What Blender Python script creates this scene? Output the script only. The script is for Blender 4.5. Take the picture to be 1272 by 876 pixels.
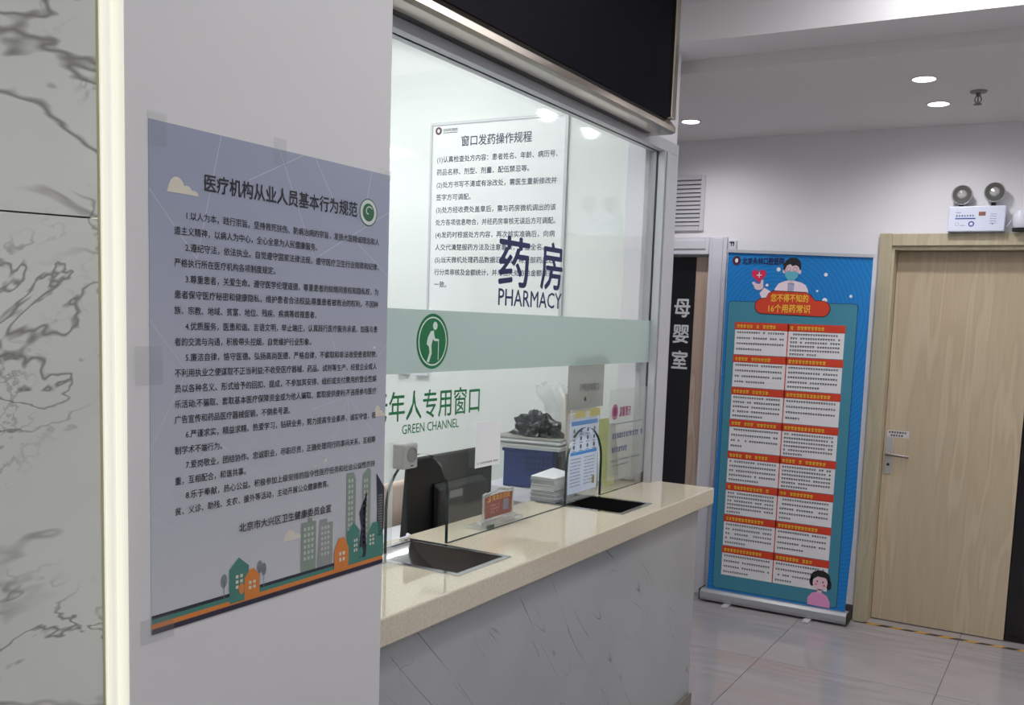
import bpy, bmesh, math, random
from mathutils import Vector, Matrix, noise
random.seed(7)
for o in list(bpy.data.objects): bpy.data.objects.remove(o)
SC = bpy.context.scene; COL = SC.collection
R = math.radians

# ------------------------------------------------------------------ camera
CAM_H = 1.58; F_PX = 1191.1; PP = (681.85, 525.4)
def cam_axes(yaw, pitch, roll):
    f = Vector((-math.sin(yaw)*math.cos(pitch), math.cos(yaw)*math.cos(pitch), -math.sin(pitch)))
    r = Vector((math.cos(yaw), math.sin(yaw), 0)); d = f.cross(r)
    cr, sr = math.cos(roll), math.sin(roll)
    return cr*r + sr*d, -sr*r + cr*d, f
ax, ay, az = cam_axes(R(28.9194), R(6.0557), R(-2.185))
cd = bpy.data.cameras.new('camera'); cam = bpy.data.objects.new('camera', cd); COL.objects.link(cam)
m = Matrix((ax, -ay, -az)).transposed().to_4x4(); m.translation = (0, 0, CAM_H); cam.matrix_world = m
cd.sensor_width = 36; cd.lens = F_PX/1272*36; cd.shift_x = -(PP[0]-636)/1272; cd.shift_y = (PP[1]-438)/1272
cd.clip_start = .02
SC.camera = cam
# ------------------------------------------------------------------ world, exposure, light levels
w = bpy.data.worlds.new('world'); SC.world = w; w.use_nodes = True
w.node_tree.nodes['Background'].inputs[0].default_value = (.8, .84, .9, 1); w.node_tree.nodes['Background'].inputs[1].default_value = .05
vs = SC.view_settings; vs.view_transform = 'Standard'; vs.look = 'None'; vs.gamma = 1; vs.use_curve_mapping = False
vs.exposure = 0.0
HALL_FILL = 9.2        # radiance of the unseen panels added to light the hall
PHARM_FILL = 10.0       # radiance of the unseen panels added to light the pharmacy
SPOT_W = 27.0           # watts of each recessed downlight
LED_E = .6
CORR_FILL = 9.0         # radiance of the unseen panel added to fill the corridor

# ------------------------------------------------------------------ materials
def lin(c):
    return tuple(((x/255)/12.92 if x/255 <= .04045 else ((x/255+.055)/1.055)**2.4) for x in c)
MATS = {}
def pm(name, rgb, rough=.5, metal=0.0, spec=.5, emit=0, alpha=1, trans=0):
    if name in MATS: return MATS[name]
    mt = bpy.data.materials.new(name); mt.use_nodes = True
    b = mt.node_tree.nodes['Principled BSDF']; c = lin(rgb)+(1,)
    b.inputs['Base Color'].default_value = c; b.inputs['Roughness'].default_value = rough
    b.inputs['Metallic'].default_value = metal; b.inputs['Specular IOR Level'].default_value = spec
    if emit: b.inputs['Emission Color'].default_value = c; b.inputs['Emission Strength'].default_value = emit
    b.inputs['Alpha'].default_value = alpha; b.inputs['Transmission Weight'].default_value = trans
    MATS[name] = mt; return mt
def nt(mt): return mt.node_tree.nodes, mt.node_tree.links, mt.node_tree.nodes['Principled BSDF']
def ramp(n, pts):
    r = n.new('ShaderNodeValToRGB'); e = r.color_ramp.elements
    while len(e) < len(pts): e.new(.5)
    for el, (p, c) in zip(e, pts): el.position = p; el.color = c if len(c) == 4 else tuple(c)+(1,)
    return r
def g(v): return (v, v, v, 1)
def mapping(n, l, scale=(1,1,1), rot=(0,0,0), coord='Object'):
    t = n.new('ShaderNodeTexCoord'); mp = n.new('ShaderNodeMapping'); mp.inputs['Scale'].default_value = scale; mp.inputs['Rotation'].default_value = rot
    l.new(t.outputs[coord], mp.inputs[0]); return mp
def noise_bump(mt, scale=200, strength=.05, dist=.002):
    n, l, b = nt(mt); mp = mapping(n, l); t = n.new('ShaderNodeTexNoise'); t.inputs['Scale'].default_value = scale; t.inputs['Detail'].default_value = 3
    l.new(mp.outputs[0], t.inputs['Vector']); bp = n.new('ShaderNodeBump'); bp.inputs['Strength'].default_value = strength; bp.inputs['Distance'].default_value = dist
    l.new(t.outputs['Fac'], bp.inputs['Height']); l.new(bp.outputs[0], b.inputs['Normal']); return mt
def speckle(mt, c1, c2, scale, lo=.4, hi=.6, stretch=(1,1,1), detail=4):
    n, l, b = nt(mt); mp = mapping(n, l, stretch); t = n.new('ShaderNodeTexNoise'); t.inputs['Scale'].default_value = scale; t.inputs['Detail'].default_value = detail
    l.new(mp.outputs[0], t.inputs['Vector']); r = ramp(n, [(lo, lin(c1)), (hi, lin(c2))]); l.new(t.outputs['Fac'], r.inputs[0]); l.new(r.outputs[0], b.inputs['Base Color']); return mt
def veined(name, base, vein, layers, rough=.12, cloud=None, det=4):
    """marble: each layer = (scale, stretch, rot, half width, mask scale, mask lo, strength)"""
    mt = pm(name, base, rough); n, l, b = nt(mt); prev = None
    c0 = n.new('ShaderNodeTexNoise'); mp = mapping(n, l); l.new(mp.outputs[0], c0.inputs['Vector']); c0.inputs['Scale'].default_value = 3.0
    rc = ramp(n, [(.3, lin(cloud or base)), (.65, lin(base))]); l.new(c0.outputs['Fac'], rc.inputs[0]); prev = rc.outputs[0]
    for (sc, st, ro, hw, ms, mlo, amt) in layers:
        mpr = mapping(n, l, (1, 1, 1), ro); mp = n.new('ShaderNodeMapping'); mp.inputs['Scale'].default_value = st; l.new(mpr.outputs[0], mp.inputs[0]); t = n.new('ShaderNodeTexNoise'); t.inputs['Scale'].default_value = sc; t.inputs['Detail'].default_value = det; t.inputs['Roughness'].default_value = .55
        t.inputs['Distortion'].default_value = .4 if det > 2 else 0; l.new(mp.outputs[0], t.inputs['Vector'])
        a = n.new('ShaderNodeMath'); a.operation = 'SUBTRACT'; a.inputs[1].default_value = .5; l.new(t.outputs['Fac'], a.inputs[0])
        ab = n.new('ShaderNodeMath'); ab.operation = 'ABSOLUTE'; l.new(a.outputs[0], ab.inputs[0])
        r1 = ramp(n, [(0, g(1)), (hw*.3, g(.8)), (hw, g(0))]); l.new(ab.outputs[0], r1.inputs[0])
        t2 = n.new('ShaderNodeTexNoise'); t2.inputs['Scale'].default_value = ms; mp2 = mapping(n, l); l.new(mp2.outputs[0], t2.inputs['Vector'])
        r2 = ramp(n, [(mlo, g(0)), (min(1, mlo+.12), g(amt))]); l.new(t2.outputs['Fac'], r2.inputs[0])
        mu = n.new('ShaderNodeMath'); mu.operation = 'MULTIPLY'; l.new(r1.outputs[0], mu.inputs[0]); l.new(r2.outputs[0], mu.inputs[1])
        mx = n.new('ShaderNodeMix'); mx.data_type = 'RGBA'; l.new(mu.outputs[0], mx.inputs[0]); l.new(prev, mx.inputs[6]); mx.inputs[7].default_value = lin(vein)+(1,)
        prev = mx.outputs[2]
    l.new(prev, b.inputs['Base Color']); return mt
def wood(name, c1, c2, c3, scale=1.0):
    mt = pm(name, c1, .45, spec=.35); n, l, b = nt(mt)
    mp = mapping(n, l, (6*scale, 6*scale, .55*scale)); t = n.new('ShaderNodeTexNoise'); t.inputs['Scale'].default_value = 1.6; t.inputs['Detail'].default_value = 2; l.new(mp.outputs[0], t.inputs['Vector'])
    wv = n.new('ShaderNodeMath'); wv.operation = 'MULTIPLY'; wv.inputs[1].default_value = 26; l.new(t.outputs['Fac'], wv.inputs[0])
    sn = n.new('ShaderNodeMath'); sn.operation = 'SINE'; l.new(wv.outputs[0], sn.inputs[0])
    r = ramp(n, [(0, lin(c1)), (.75, lin(c2)), (1, lin(c3))]); mr = n.new('ShaderNodeMapRange'); mr.inputs[1].default_value = -1; l.new(sn.outputs[0], mr.inputs[0]); l.new(mr.outputs[0], r.inputs[0])
    mp2 = mapping(n, l, (140, 140, 3)); t2 = n.new('ShaderNodeTexNoise'); t2.inputs['Scale'].default_value = 1.5; l.new(mp2.outputs[0], t2.inputs['Vector'])
    r2 = ramp(n, [(.3, g(.92)), (.6, g(1.0))]); l.new(t2.outputs['Fac'], r2.inputs[0])
    mx = n.new('ShaderNodeMix'); mx.data_type = 'RGBA'; mx.blend_type = 'MULTIPLY'; mx.inputs[0].default_value = 1; l.new(r.outputs[0], mx.inputs[6]); l.new(r2.outputs[0], mx.inputs[7])
    l.new(mx.outputs[2], b.inputs['Base Color']); return mt
def sheer(name, rgb, alpha, rough=.05, reflect=True, ior=1.5):
    """clear or tinted sheet: transparent + diffuse body, fresnel gloss"""
    mt = bpy.data.materials.new(name); mt.use_nodes = True; n = mt.node_tree.nodes; l = mt.node_tree.links; n.clear()
    out = n.new('ShaderNodeOutputMaterial'); tr = n.new('ShaderNodeBsdfTransparent'); tr.inputs[0].default_value = (.985, .991, .988, 1)
    df = n.new('ShaderNodeBsdfDiffuse'); df.inputs[0].default_value = lin(rgb)+(1,); tl = n.new('ShaderNodeBsdfTranslucent'); tl.inputs[0].default_value = lin(rgb)+(1,)
    ml = n.new('ShaderNodeMixShader'); ml.inputs[0].default_value = .5; l.new(df.outputs[0], ml.inputs[1]); l.new(tl.outputs[0], ml.inputs[2])
    m1 = n.new('ShaderNodeMixShader'); m1.inputs[0].default_value = alpha; l.new(tr.outputs[0], m1.inputs[1]); l.new(ml.outputs[0], m1.inputs[2])
    gl = n.new('ShaderNodeBsdfGlossy'); gl.inputs['Roughness'].default_value = rough; 
    ge = n.new('ShaderNodeNewGeometry'); vd = n.new('ShaderNodeVectorMath'); vd.operation = 'DOT_PRODUCT'; l.new(ge.outputs['Normal'], vd.inputs[0]); l.new(ge.outputs['Incoming'], vd.inputs[1])
    def mth(op, a, b_):
        q = n.new('ShaderNodeMath'); q.operation = op
        for k_, v_ in enumerate((a, b_)):
            if v_ is None: continue
            if isinstance(v_, (int, float)): q.inputs[k_].default_value = v_
            else: l.new(v_, q.inputs[k_])
        return q.outputs[0]
    fac = mth('POWER', mth('SUBTRACT', 1.0, mth('ABSOLUTE', vd.outputs['Value'], None)), 5.0)
    fac = mth('ADD', mth('MULTIPLY', fac, .96), .04)
    m2 = n.new('ShaderNodeMixShader'); l.new(fac, m2.inputs[0]); l.new(m1.outputs[0], m2.inputs[1]); l.new(gl.outputs[0], m2.inputs[2])
    l.new(m2.outputs[0], out.inputs[0]); MATS[name] = mt; return mt

wall_m = noise_bump(pm('painted_wall', (230, 229, 232), .75, spec=.25), 260, .06)
pillar_m = noise_bump(pm('pillar_paint', (208, 208, 209), .7, spec=.3), 260, .05)
ceil_m = pm('ceiling_paint', (224, 222, 222), .85, spec=.2)
pharm_m = noise_bump(pm('pharmacy_wall_paint', (226, 230, 229), .7, spec=.3), 220, .05)
tile_m = veined('polished_grey_tile', (160, 155, 156), (142, 137, 139), [(2.2, (.35, 2.6, 1), (0,0,0), .05, 1.2, .4, .6), (3.5, (.3, 3, 1), (0,0,0), .03, 1.5, .45, .5)], rough=.09, cloud=(151, 146, 148))
grout_m = pm('dark_grout', (70, 66, 66), .8)
marble_w = veined('white_veined_marble', (226, 229, 222), (112, 110, 104), [(2.6, (1, 1, 1.9), (.15, .1, .2), .020, 2.6, .42, .8), (5.5, (1, 1, 1.6), (-.35, .3, .4), .016, 3.4, .50, .8), (12, (1, 1, 1.4), (.4, .2, .3), .020, 4.2, .56, .5)], rough=.14, cloud=(214, 217, 211))
panel_m = veined('grey_veined_panel', (164, 167, 168), (84, 86, 90), [(2.0, (1, 3.2, .42), (R(-42), 0, 0), .0042, 4.2, .50, .85), (2.8, (1, 3.2, .5), (R(-48), 0, .3), .0034, 5.2, .54, .75), (3.6, (1, 3, .5), (R(-38), 0, .6), .004, 5.2, .57, .6)], rough=.1, cloud=(157, 160, 162), det=1.2)
stone_m = speckle(pm('beige_stone', (206, 196, 176), .035, spec=.75), (196, 186, 164), (208, 200, 182), 150, .35, .65, detail=6)
stone_e = stone_m
wood_m = wood('pale_oak', (190, 174, 148), (185, 168, 141), (196, 181, 155), .8)
frame_w = wood('pale_oak_frame', (184, 174, 148), (179, 168, 141), (190, 180, 154), .8)
wood_p = wood('pinkish_oak', (196, 174, 158), (184, 160, 144), (206, 186, 170), 1.0)
white_m = pm('white_gloss_paint', (214, 214, 222), .4)
plast_w = pm('white_plastic', (225, 228, 238), .35)
alu_m = pm('light_aluminium', (196, 198, 202), .38, .25)
steel_m = pm('brushed_steel', (188, 179, 168), .2, 1.0)
chrome_m = pm('bright_steel', (200, 200, 202), .16, 1.0)
dark_m = pm('black_plastic', (13, 13, 15), .45)
black_m = pm('black_gloss', (8, 8, 10), .06)
navy_m = speckle(pm('dark_led_matrix', (6, 7, 15), .5, spec=.05), (4, 4, 11), (10, 11, 22), 340, .45, .55)
glass_m = sheer('clear_glass', (215, 226, 222), .018)
edge_m = pm('glass_edge_green', (22, 46, 42), .08)
frost_m = sheer('frosted_film', (198, 213, 209), .84, .35)
acryl_m = sheer('clear_acrylic', (238, 242, 242), .2, .06)
acrylg_m = sheer('smoky_acrylic', (158, 163, 162), .62, .1)
bag_m = sheer('thin_clear_plastic', (240, 240, 240), .42, .12)
tape_m = sheer('clear_tape', (205, 205, 205), .16, .3)
paper_m = pm('white_paper', (226, 228, 230), .7)
skirt_m = pm('brown_grey_skirting', (112, 104, 96), .3)
navy_ink = pm('navy_ink', (28, 32, 84), .5)
green_ink = pm('green_ink', (18, 112, 66), .5)
ink_m = pm('black_ink', (34, 34, 44), .6)
grey_ink = pm('grey_ink', (92, 94, 108), .6)

# ------------------------------------------------------------------ mesh helpers
class MB:
    def __init__(s): s.v = []; s.f = []
    def add(s, vs, fs):
        k = len(s.v); s.v += [tuple(p) for p in vs]; s.f += [tuple(i+k for i in f) for f in fs]; return s
    def box(s, x0, x1, y0, y1, z0, z1):
        return s.add([(x0,y0,z0),(x1,y0,z0),(x1,y1,z0),(x0,y1,z0),(x0,y0,z1),(x1,y0,z1),(x1,y1,z1),(x0,y1,z1)],
                     [(0,3,2,1),(4,5,6,7),(0,1,5,4),(1,2,6,5),(2,3,7,6),(3,0,4,7)])
    def prism(s, pts, vec):
        n = len(pts); vec = Vector(vec); a = [Vector(p) for p in pts]
        return s.add(a+[p+vec for p in a], [tuple(range(n))[::-1], tuple(range(n, 2*n))]+[(i, (i+1) % n, n+(i+1) % n, n+i) for i in range(n)])
    def face(s, pts): return s.add(pts, [tuple(range(len(pts)))])
    def tube(s, path, r, n=10):
        path = [Vector(p) for p in path]; rings = []
        rr = r if isinstance(r, (list, tuple)) else [r]*len(path); up = None
        for i, p in enumerate(path):
            t = (path[min(i+1, len(path)-1)]-path[max(i-1, 0)]).normalized()
            if up is None: up = t.orthogonal().normalized()
            up = (up-t*up.dot(t)).normalized(); b = t.cross(up)
            rings.append([p+rr[i]*(math.cos(2*math.pi*k/n)*up+math.sin(2*math.pi*k/n)*b) for k in range(n)])
        vs = [q for rg in rings for q in rg]; fs = [tuple(range(n))[::-1], tuple(range((len(path)-1)*n, len(path)*n))]
        for i in range(len(path)-1):
            for k in range(n): fs.append((i*n+k, i*n+(k+1) % n, (i+1)*n+(k+1) % n, (i+1)*n+k))
        return s.add(vs, fs)
    def lathe(s, prof, c, axis=(0,0,1), n=28):
        ax_ = Vector(axis).normalized(); u = ax_.orthogonal().normalized(); b = ax_.cross(u); c = Vector(c); vs = []; fs = []
        for (r, h) in prof: vs += [c+ax_*h+r*(math.cos(2*math.pi*k/n)*u+math.sin(2*math.pi*k/n)*b) for k in range(n)]
        for i in range(len(prof)-1):
            for k in range(n): fs.append((i*n+k, i*n+(k+1) % n, (i+1)*n+(k+1) % n, (i+1)*n+k))
        fs += [tuple(range(n))[::-1], tuple(range((len(prof)-1)*n, len(prof)*n))]
        return s.add(vs, fs)
    def build(s, name, mat, parent=None, bevel=0, smooth=False, seg=2, rot=None):
        me = bpy.data.meshes.new(name); bm = bmesh.new(); off = parent_loc(parent); bv = [bm.verts.new(Vector(p)-off) for p in s.v]
        for f in s.f:
            try: bm.faces.new([bv[i] for i in f])
            except ValueError: pass
        bmesh.ops.recalc_face_normals(bm, faces=bm.faces)
        if bevel:
            es = [e for e in bm.edges if len(e.link_faces) == 2 and e.calc_face_angle() > .5]
            bmesh.ops.bevel(bm, geom=es, offset=bevel, segments=seg, affect='EDGES', profile=.5, clamp_overlap=True)
        if smooth:
            for f in bm.faces: f.smooth = True
            for e in bm.edges:
                if len(e.link_faces) == 2 and e.calc_face_angle() > .7: e.smooth = False
        bm.to_mesh(me); bm.free()
        for mt in (mat if isinstance(mat, (list, tuple)) else [mat]): me.materials.append(mt)
        o = bpy.data.objects.new(name, me); COL.objects.link(o)
        if parent is not None: o.parent = parent
        return o
def parent_loc(p):
    v = Vector((0, 0, 0))
    while p is not None: v = v+p.location; p = p.parent
    return v
def tag(o, label, cat, group=None):
    o['label'] = label; o['category'] = cat
    if group: o['group'] = group
    return o
def thing(name, label, cat, loc, group=None):
    o = bpy.data.objects.new(name, None); COL.objects.link(o); o.location = loc; o.empty_display_size = .05
    return tag(o, label, cat, group)
def struct(o): o['kind'] = 'structure'; return o
def stuff(o): o['kind'] = 'stuff'; return o
def cells(us, vs_, skip, w0, w1, to3):
    """slab made of grid cells with holes; to3(u,v,w) -> world"""
    b = MB(); nu, nv = len(us)-1, len(vs_)-1; ids = {}
    def vid(i, j, k):
        if (i, j, k) not in ids: ids[(i, j, k)] = len(b.v); b.v.append(tuple(to3(us[i], vs_[j], (w0, w1)[k])))
        return ids[(i, j, k)]
    on = lambda i, j: 0 <= i < nu and 0 <= j < nv and (i, j) not in skip
    for i in range(nu):
        for j in range(nv):
            if not on(i, j): continue
            for k in (0, 1): b.f.append(tuple(vid(a, c, k) for a, c in ((i,j),(i+1,j),(i+1,j+1),(i,j+1))))
            for (di, dj, e) in ((-1,0,((i,j),(i,j+1))),(1,0,((i+1,j),(i+1,j+1))),(0,-1,((i,j),(i+1,j))),(0,1,((i,j+1),(i+1,j+1)))):
                if not on(i+di, j+dj): (p, q) = e; b.f.append((vid(*p,0), vid(*q,0), vid(*q,1), vid(*p,1)))
    return b
_txt = {}
def glyphs(s, bold=0):
    """(verts2d, faces) of a string at size 1; bold = copies shifted by that much"""
    if (s, bold) in _txt: return _txt[(s, bold)]
    if bold:
        vs_, fs = glyphs(s); k = len(vs_); sh = ((-bold, 0), (bold, 0), (0, bold), (0, -bold)); V_ = []; F_ = []
        for i, (dx, dy) in enumerate(sh): V_ += [(x+dx, y+dy, i) for x, y, _ in vs_]; F_ += [tuple(q+i*k for q in f) for f in fs]
        _txt[(s, bold)] = (V_, F_); return V_, F_
    cu = bpy.data.curves.new('t', 'FONT'); cu.body = s; cu.size = 1; cu.resolution_u = 2; cu.fill_mode = 'FRONT'
    ob = bpy.data.objects.new('t', cu); COL.objects.link(ob); dg = bpy.context.evaluated_depsgraph_get()
    me = bpy.data.meshes.new_from_object(ob.evaluated_get(dg)); r = ([(v.co.x, v.co.y, 0) for v in me.vertices], [tuple(p.vertices) for p in me.polygons])
    bpy.data.objects.remove(ob); bpy.data.curves.remove(cu); bpy.data.meshes.remove(me); _txt[(s, bold)] = r; return r
class Art:
    """flat print on a surface: (u, v) metres from the origin O along U and V, layers lifted along N"""
    def __init__(s, parent, O, U, V, N, step=.0004): s.p = parent; s.O = Vector(O); s.U = Vector(U); s.V = Vector(V); s.N = Vector(N); s.step = step
    def w(s, u, v, k): return s.O+s.U*u+s.V*v+s.N*(k*s.step)
    def poly(s, mb, pts, k): mb.face([s.w(u, v, k) for u, v in pts]); return mb
    def rect(s, mb, u0, u1, v0, v1, k): return s.poly(mb, [(u0,v0),(u1,v0),(u1,v1),(u0,v1)], k)
    def ell(s, mb, cu, cv, ru, rv, k, n=28, a0=0, a1=360):
        full = abs(a1-a0) >= 360
        return s.poly(mb, [(cu+ru*math.cos(R(a0+(a1-a0)*i/(n if full else n-1))), cv+rv*math.sin(R(a0+(a1-a0)*i/(n if full else n-1)))) for i in range(n)], k)
    def ring(s, mb, cu, cv, ru, rv, th, k, n=32):
        for i in range(n):
            a, b = 2*math.pi*i/n, 2*math.pi*(i+1)/n
            s.poly(mb, [(cu+(ru-q)*math.cos(t), cv+(rv-q*rv/ru)*math.sin(t)) for t, q in ((a,0),(b,0),(b,th),(a,th))], k)
    def stroke(s, mb, pts, th, k):
        for (a, b), (c, d) in zip(pts[:-1], pts[1:]):
            L = math.hypot(c-a, d-b) or 1; nx, ny = -(d-b)/L*th/2, (c-a)/L*th/2
            s.poly(mb, [(a+nx,b+ny),(a-nx,b-ny),(c-nx,d-ny),(c+nx,d+ny)], k)
    def rrect(s, mb, u0, u1, v0, v1, r, k, n=6):
        pts = []
        for (cu, cv, a) in ((u1-r,v1-r,0),(u0+r,v1-r,90),(u0+r,v0+r,180),(u1-r,v0+r,270)):
            pts += [(cu+r*math.cos(R(a+90*i/n)), cv+r*math.sin(R(a+90*i/n))) for i in range(n+1)]
        return s.poly(mb, pts, k)
    def textbox(s, mb, t, u0, u1, v0, v1, k, bold=0):
        vs_, fs = glyphs(t, bold); xs = [p[0] for p in vs_]; ys = [p[1] for p in vs_]; x0, x1, y0, y1 = min(xs), max(xs), min(ys), max(ys)
        mb.add([s.w(u0+(x-x0)/(x1-x0)*(u1-u0), v0+(y-y0)/(y1-y0)*(v1-v0), k+.28*q) for x, y, q in vs_], fs); return mb
    def line(s, mb, t, u, v, size, k, sx=1.0, bold=0):
        vs_, fs = glyphs(t, bold); mb.add([s.w(u+x*size*sx, v+y*size, k+.28*q) for x, y, q in vs_], fs); return mb
    def marks(s, mb, u0, u1, v, h, k, cw, rnd, fill=.7):
        """tiny unreadable characters: two broken strokes each"""
        u = u0
        while u+cw < u1:
            if rnd.random() > .06:
                s.rect(mb, u+cw*.1, u+cw*(fill+.12*rnd.random()), v+h*.52, v+h*(.8+.15*rnd.random()), k)
                s.rect(mb, u+cw*(.1+.15*rnd.random()), u+cw*fill, v+h*.05, v+h*.36, k)
                s.rect(mb, u+cw*.38, u+cw*.56, v, v+h, k)
            u += cw
X, Y, Z = Vector((1,0,0)), Vector((0,1,0)), Vector((0,0,1))

# ================================================================== SETTING
WB = 5.36          # back wall face
# floor: grout bed + tiles
fl = struct(MB().box(-4.4, 2.4, -2.7, 5.6, -.12, -.006).build('floor', grout_m))
tm = None
for i in range(-4, 4):
    for j in range(-9, 2):
        x0 = -.445+.8*(i-.0); y0 = 4.44+.8*j
        x1, y1 = x0+.8, y0+.8
        if x0 < -4.3 or x1 > 2.4 or y0 < -2.8: continue
        if tm is None:
            tm = MB().box(.0015, .7985, .0015, .7985, -.006, 0).build('floor_tile', tile_m, fl); t = tm
        else:
            t = tm.copy(); COL.objects.link(t)
        t.location = (x0, y0, 0)
# far wall with two door openings (nursery door, oak door)
D1 = (-2.62, -1.91, 2.018); D2 = (-.933, .52, 2.045)
struct(cells([-4.4, D1[0], D1[1], D2[0], D2[1], 2.4], [0, D1[2], D2[2], 3.1], {(1,0),(3,0),(3,1)}, WB, WB+.16, lambda u, v, w_: (u, w_, v)).build('wall_back', wall_m))
struct(MB().box(2.25, 2.4, -2.7, 5.36, 0, 3.1).build('wall_right', wall_m))
struct(MB().box(-3.6, 2.25, -2.7, -2.55, 0, 3.1).build('wall_front', wall_m))
struct(MB().box(-3.3, -3.2, 3.84, WB, 0, 2.7).build('wall_corridor_end', wall_m))
# pharmacy walls
struct(MB().box(-4.4, -1.62, 3.72, 3.84, 0, 3.0).build('wall_pharmacy_end', pharm_m))
struct(MB().box(-4.4, -4.28, 1.2, 3.72, 0, 3.0).build('wall_pharmacy_back', pharm_m))
struct(MB().box(-4.28, -1.66, 1.08, 1.2, 0, 3.0).build('wall_pharmacy_side', pharm_m))
struct(MB().box(-1.66, -1.56, 1.577, 3.84, 2.33, 3.0).build('wall_above_window', wall_m))
# ceilings and bulkhead steps
struct(MB().box(-4.4, 2.25, -2.7, 3.70, 3.0, 3.1).build('ceiling', ceil_m))
struct(MB().box(-1.56, 2.25, 3.70, 3.95, 2.702, 3.1).build('ceiling_bulkhead', wall_m))
struct(MB().box(-3.2, -1.56, 3.84, 3.95, 2.702, 3.1).build('ceiling_bulkhead_return', wall_m))
struct(MB().box(-3.2, 2.25, 3.95, WB, 2.648, 3.1).build('ceiling_corridor', ceil_m))
# pillar with the poster
struct(MB().box(-1.72, -1.26, .957, 1.574, 0, 3.0).build('wall_pillar', pillar_m, bevel=.002))
# angled marble wall, slabs proud of a backing
dm = Vector((-math.sin(R(29)), -math.cos(R(29)), 0)); nm = Vector((math.cos(R(29)), -math.sin(R(29)), 0)); om = Vector((-1.2605, .9155, 0))
mw = struct(MB().prism([om-nm*.03, om+dm*3.95-nm*.03, om+dm*3.95-nm*.2, om-nm*.2], (0,0,3.0)).build('wall_marble', grout_m))
zs = [0, .103, .903, 1.703, 2.503, 3.0]; ds = [0, 1.2, 2.4, 3.6, 3.95]
for i in range(5):
    for j in range(4):
        a = om+dm*(ds[j]+.001); b = om+dm*(ds[j+1]-.001); z0, z1 = zs[i]+.0012, zs[i+1]-.0012
        MB().prism([a+Z*z0, b+Z*z0, b-nm*.03+Z*z0, a-nm*.03+Z*z0], (0,0,z1-z0)).build('marble_slab', marble_w, mw)
# baseboard on the back wall
for n_, (a, b) in enumerate(((-1.83, -.994),)):
    struct(MB().box(a, b, WB-.012, WB, 0, .085).build('baseboard_back', pm('grey_baseboard', (84, 78, 80), .35), bevel=.003))

# ================================================================== LIGHT FITTINGS
led = thing('led_strip_light', 'glowing white vertical light strip between marble wall and pillar', 'light strip', (-1.265, .935, .1))
MB().box(-1.31, -1.283, .9155, .9565, .0, 2.98).build('housing', white_m, led)
led_m = pm('led_diffuser', (168, 168, 158), .5, emit=LED_E); led_m.node_tree.nodes['Principled BSDF'].inputs['Emission Color'].default_value = lin((255, 254, 240))+(1,)
pr = [(-1.283, .9155)]
for (y0, y1, h) in ((.9158, .9205, .022), (.9205, .926, .016), (.926, .9425, .021), (.9425, .950, .008), (.950, .9568, .026)):
    for q in range(7): a = math.pi*q/6; pr.append((-1.283+h*.55+h*.45*math.sin(a), (y0+y1)/2-(y1-y0)/2*math.cos(a)))
pr += [(-1.283, .9568)]
MB().prism([(x, y, .0) for x, y in pr], (0,0,2.98)).build('ribbed_diffuser', led_m, led)
tag(MB().prism([om+nm*.0002+dm*.0+Z*.0, om+nm*.0015+dm*.001, om+nm*.0003+dm*.004], (0,0,2.98)).build('sealant_bead', pm('yellowed_sealant', (196, 192, 150), .5)), 'thin yellowed sealant bead down the marble edge', 'sealant')

disc_m = pm('downlight_glow', (255, 252, 250), .4, emit=14)
def downlight(x, y, z, label, r=.045, watts=SPOT_W):
    t = thing('downlight', label, 'downlight', (x, y, z), 'recessed downlights')
    MB().lathe([(r+.010, 0), (r+.009, -.004), (r+.001, -.003), (r+.001, .0)], (x, y, z)).build('trim_ring', white_m, t, smooth=True)
    MB().lathe([(r, -.0015), (r*.6, -.0022), (r*.2, -.0025)], (x, y, z)).build('lens', disc_m, t, smooth=True)
    ld = bpy.data.lights.new('downlight_beam', 'SPOT'); ld.energy = watts; ld.spot_size = R(166); ld.spot_blend = 1.0; ld.shadow_soft_size = r; ld.color = (1, .975, .99)
    lo = bpy.data.objects.new('downlight_beam', ld); COL.objects.link(lo); lo.parent = t; lo.location = (0, 0, -.012)
downlight(-.681, 4.368, 2.648, 'recessed round downlight on corridor ceiling nearer the bulkhead')
downlight(-.685, 4.851, 2.648, 'recessed round downlight on corridor ceiling above the oak door')
downlight(-1.902, 4.855, 2.648, 'recessed round downlight beside the black display box')
for (x, y, lb_) in ((-.55, 2.2, 'farther'), (-.55, 1.2, 'nearer')): downlight(x, y, 3.0, 'recessed round downlight in the hall ceiling before the counter, %s one' % lb_, .05, 26)
def added_panel(x0, x1, y0, y1, z, label, rad, col, grp):
    t = thing('added_ceiling_panel', label, 'ceiling light', ((x0+x1)/2, (y0+y1)/2, z), grp)
    b = MB()
    for q in ((x0, x0+.015, y0, y1), (x1-.015, x1, y0, y1), (x0+.015, x1-.015, y0, y0+.015), (x0+.015, x1-.015, y1-.015, y1)): b.box(*q, z-.014, z)
    b.build('frame', alu_m, t)
    MB().box(x0+.015, x1-.015, y0+.015, y1-.015, z-.009, z).build('diffuser', pm('diffuser_'+grp.split()[0], col, .5, emit=rad), t)
for (x, y, lb_) in ((1.1, .2, 'added unseen panel light in the hall ceiling over the viewer'), (-.3, 3.06, 'added unseen panel light in the hall ceiling beside the bulkhead'), (.2, -1.5, 'added unseen panel light in the hall ceiling behind the viewer')): added_panel(x-.3, x+.3, y-.6, y+.6, 3.0, lb_, HALL_FILL, (253, 252, 252), 'hall panels added for light')  # assumed hall panels out of view, added to light hall and bulkhead
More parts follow.
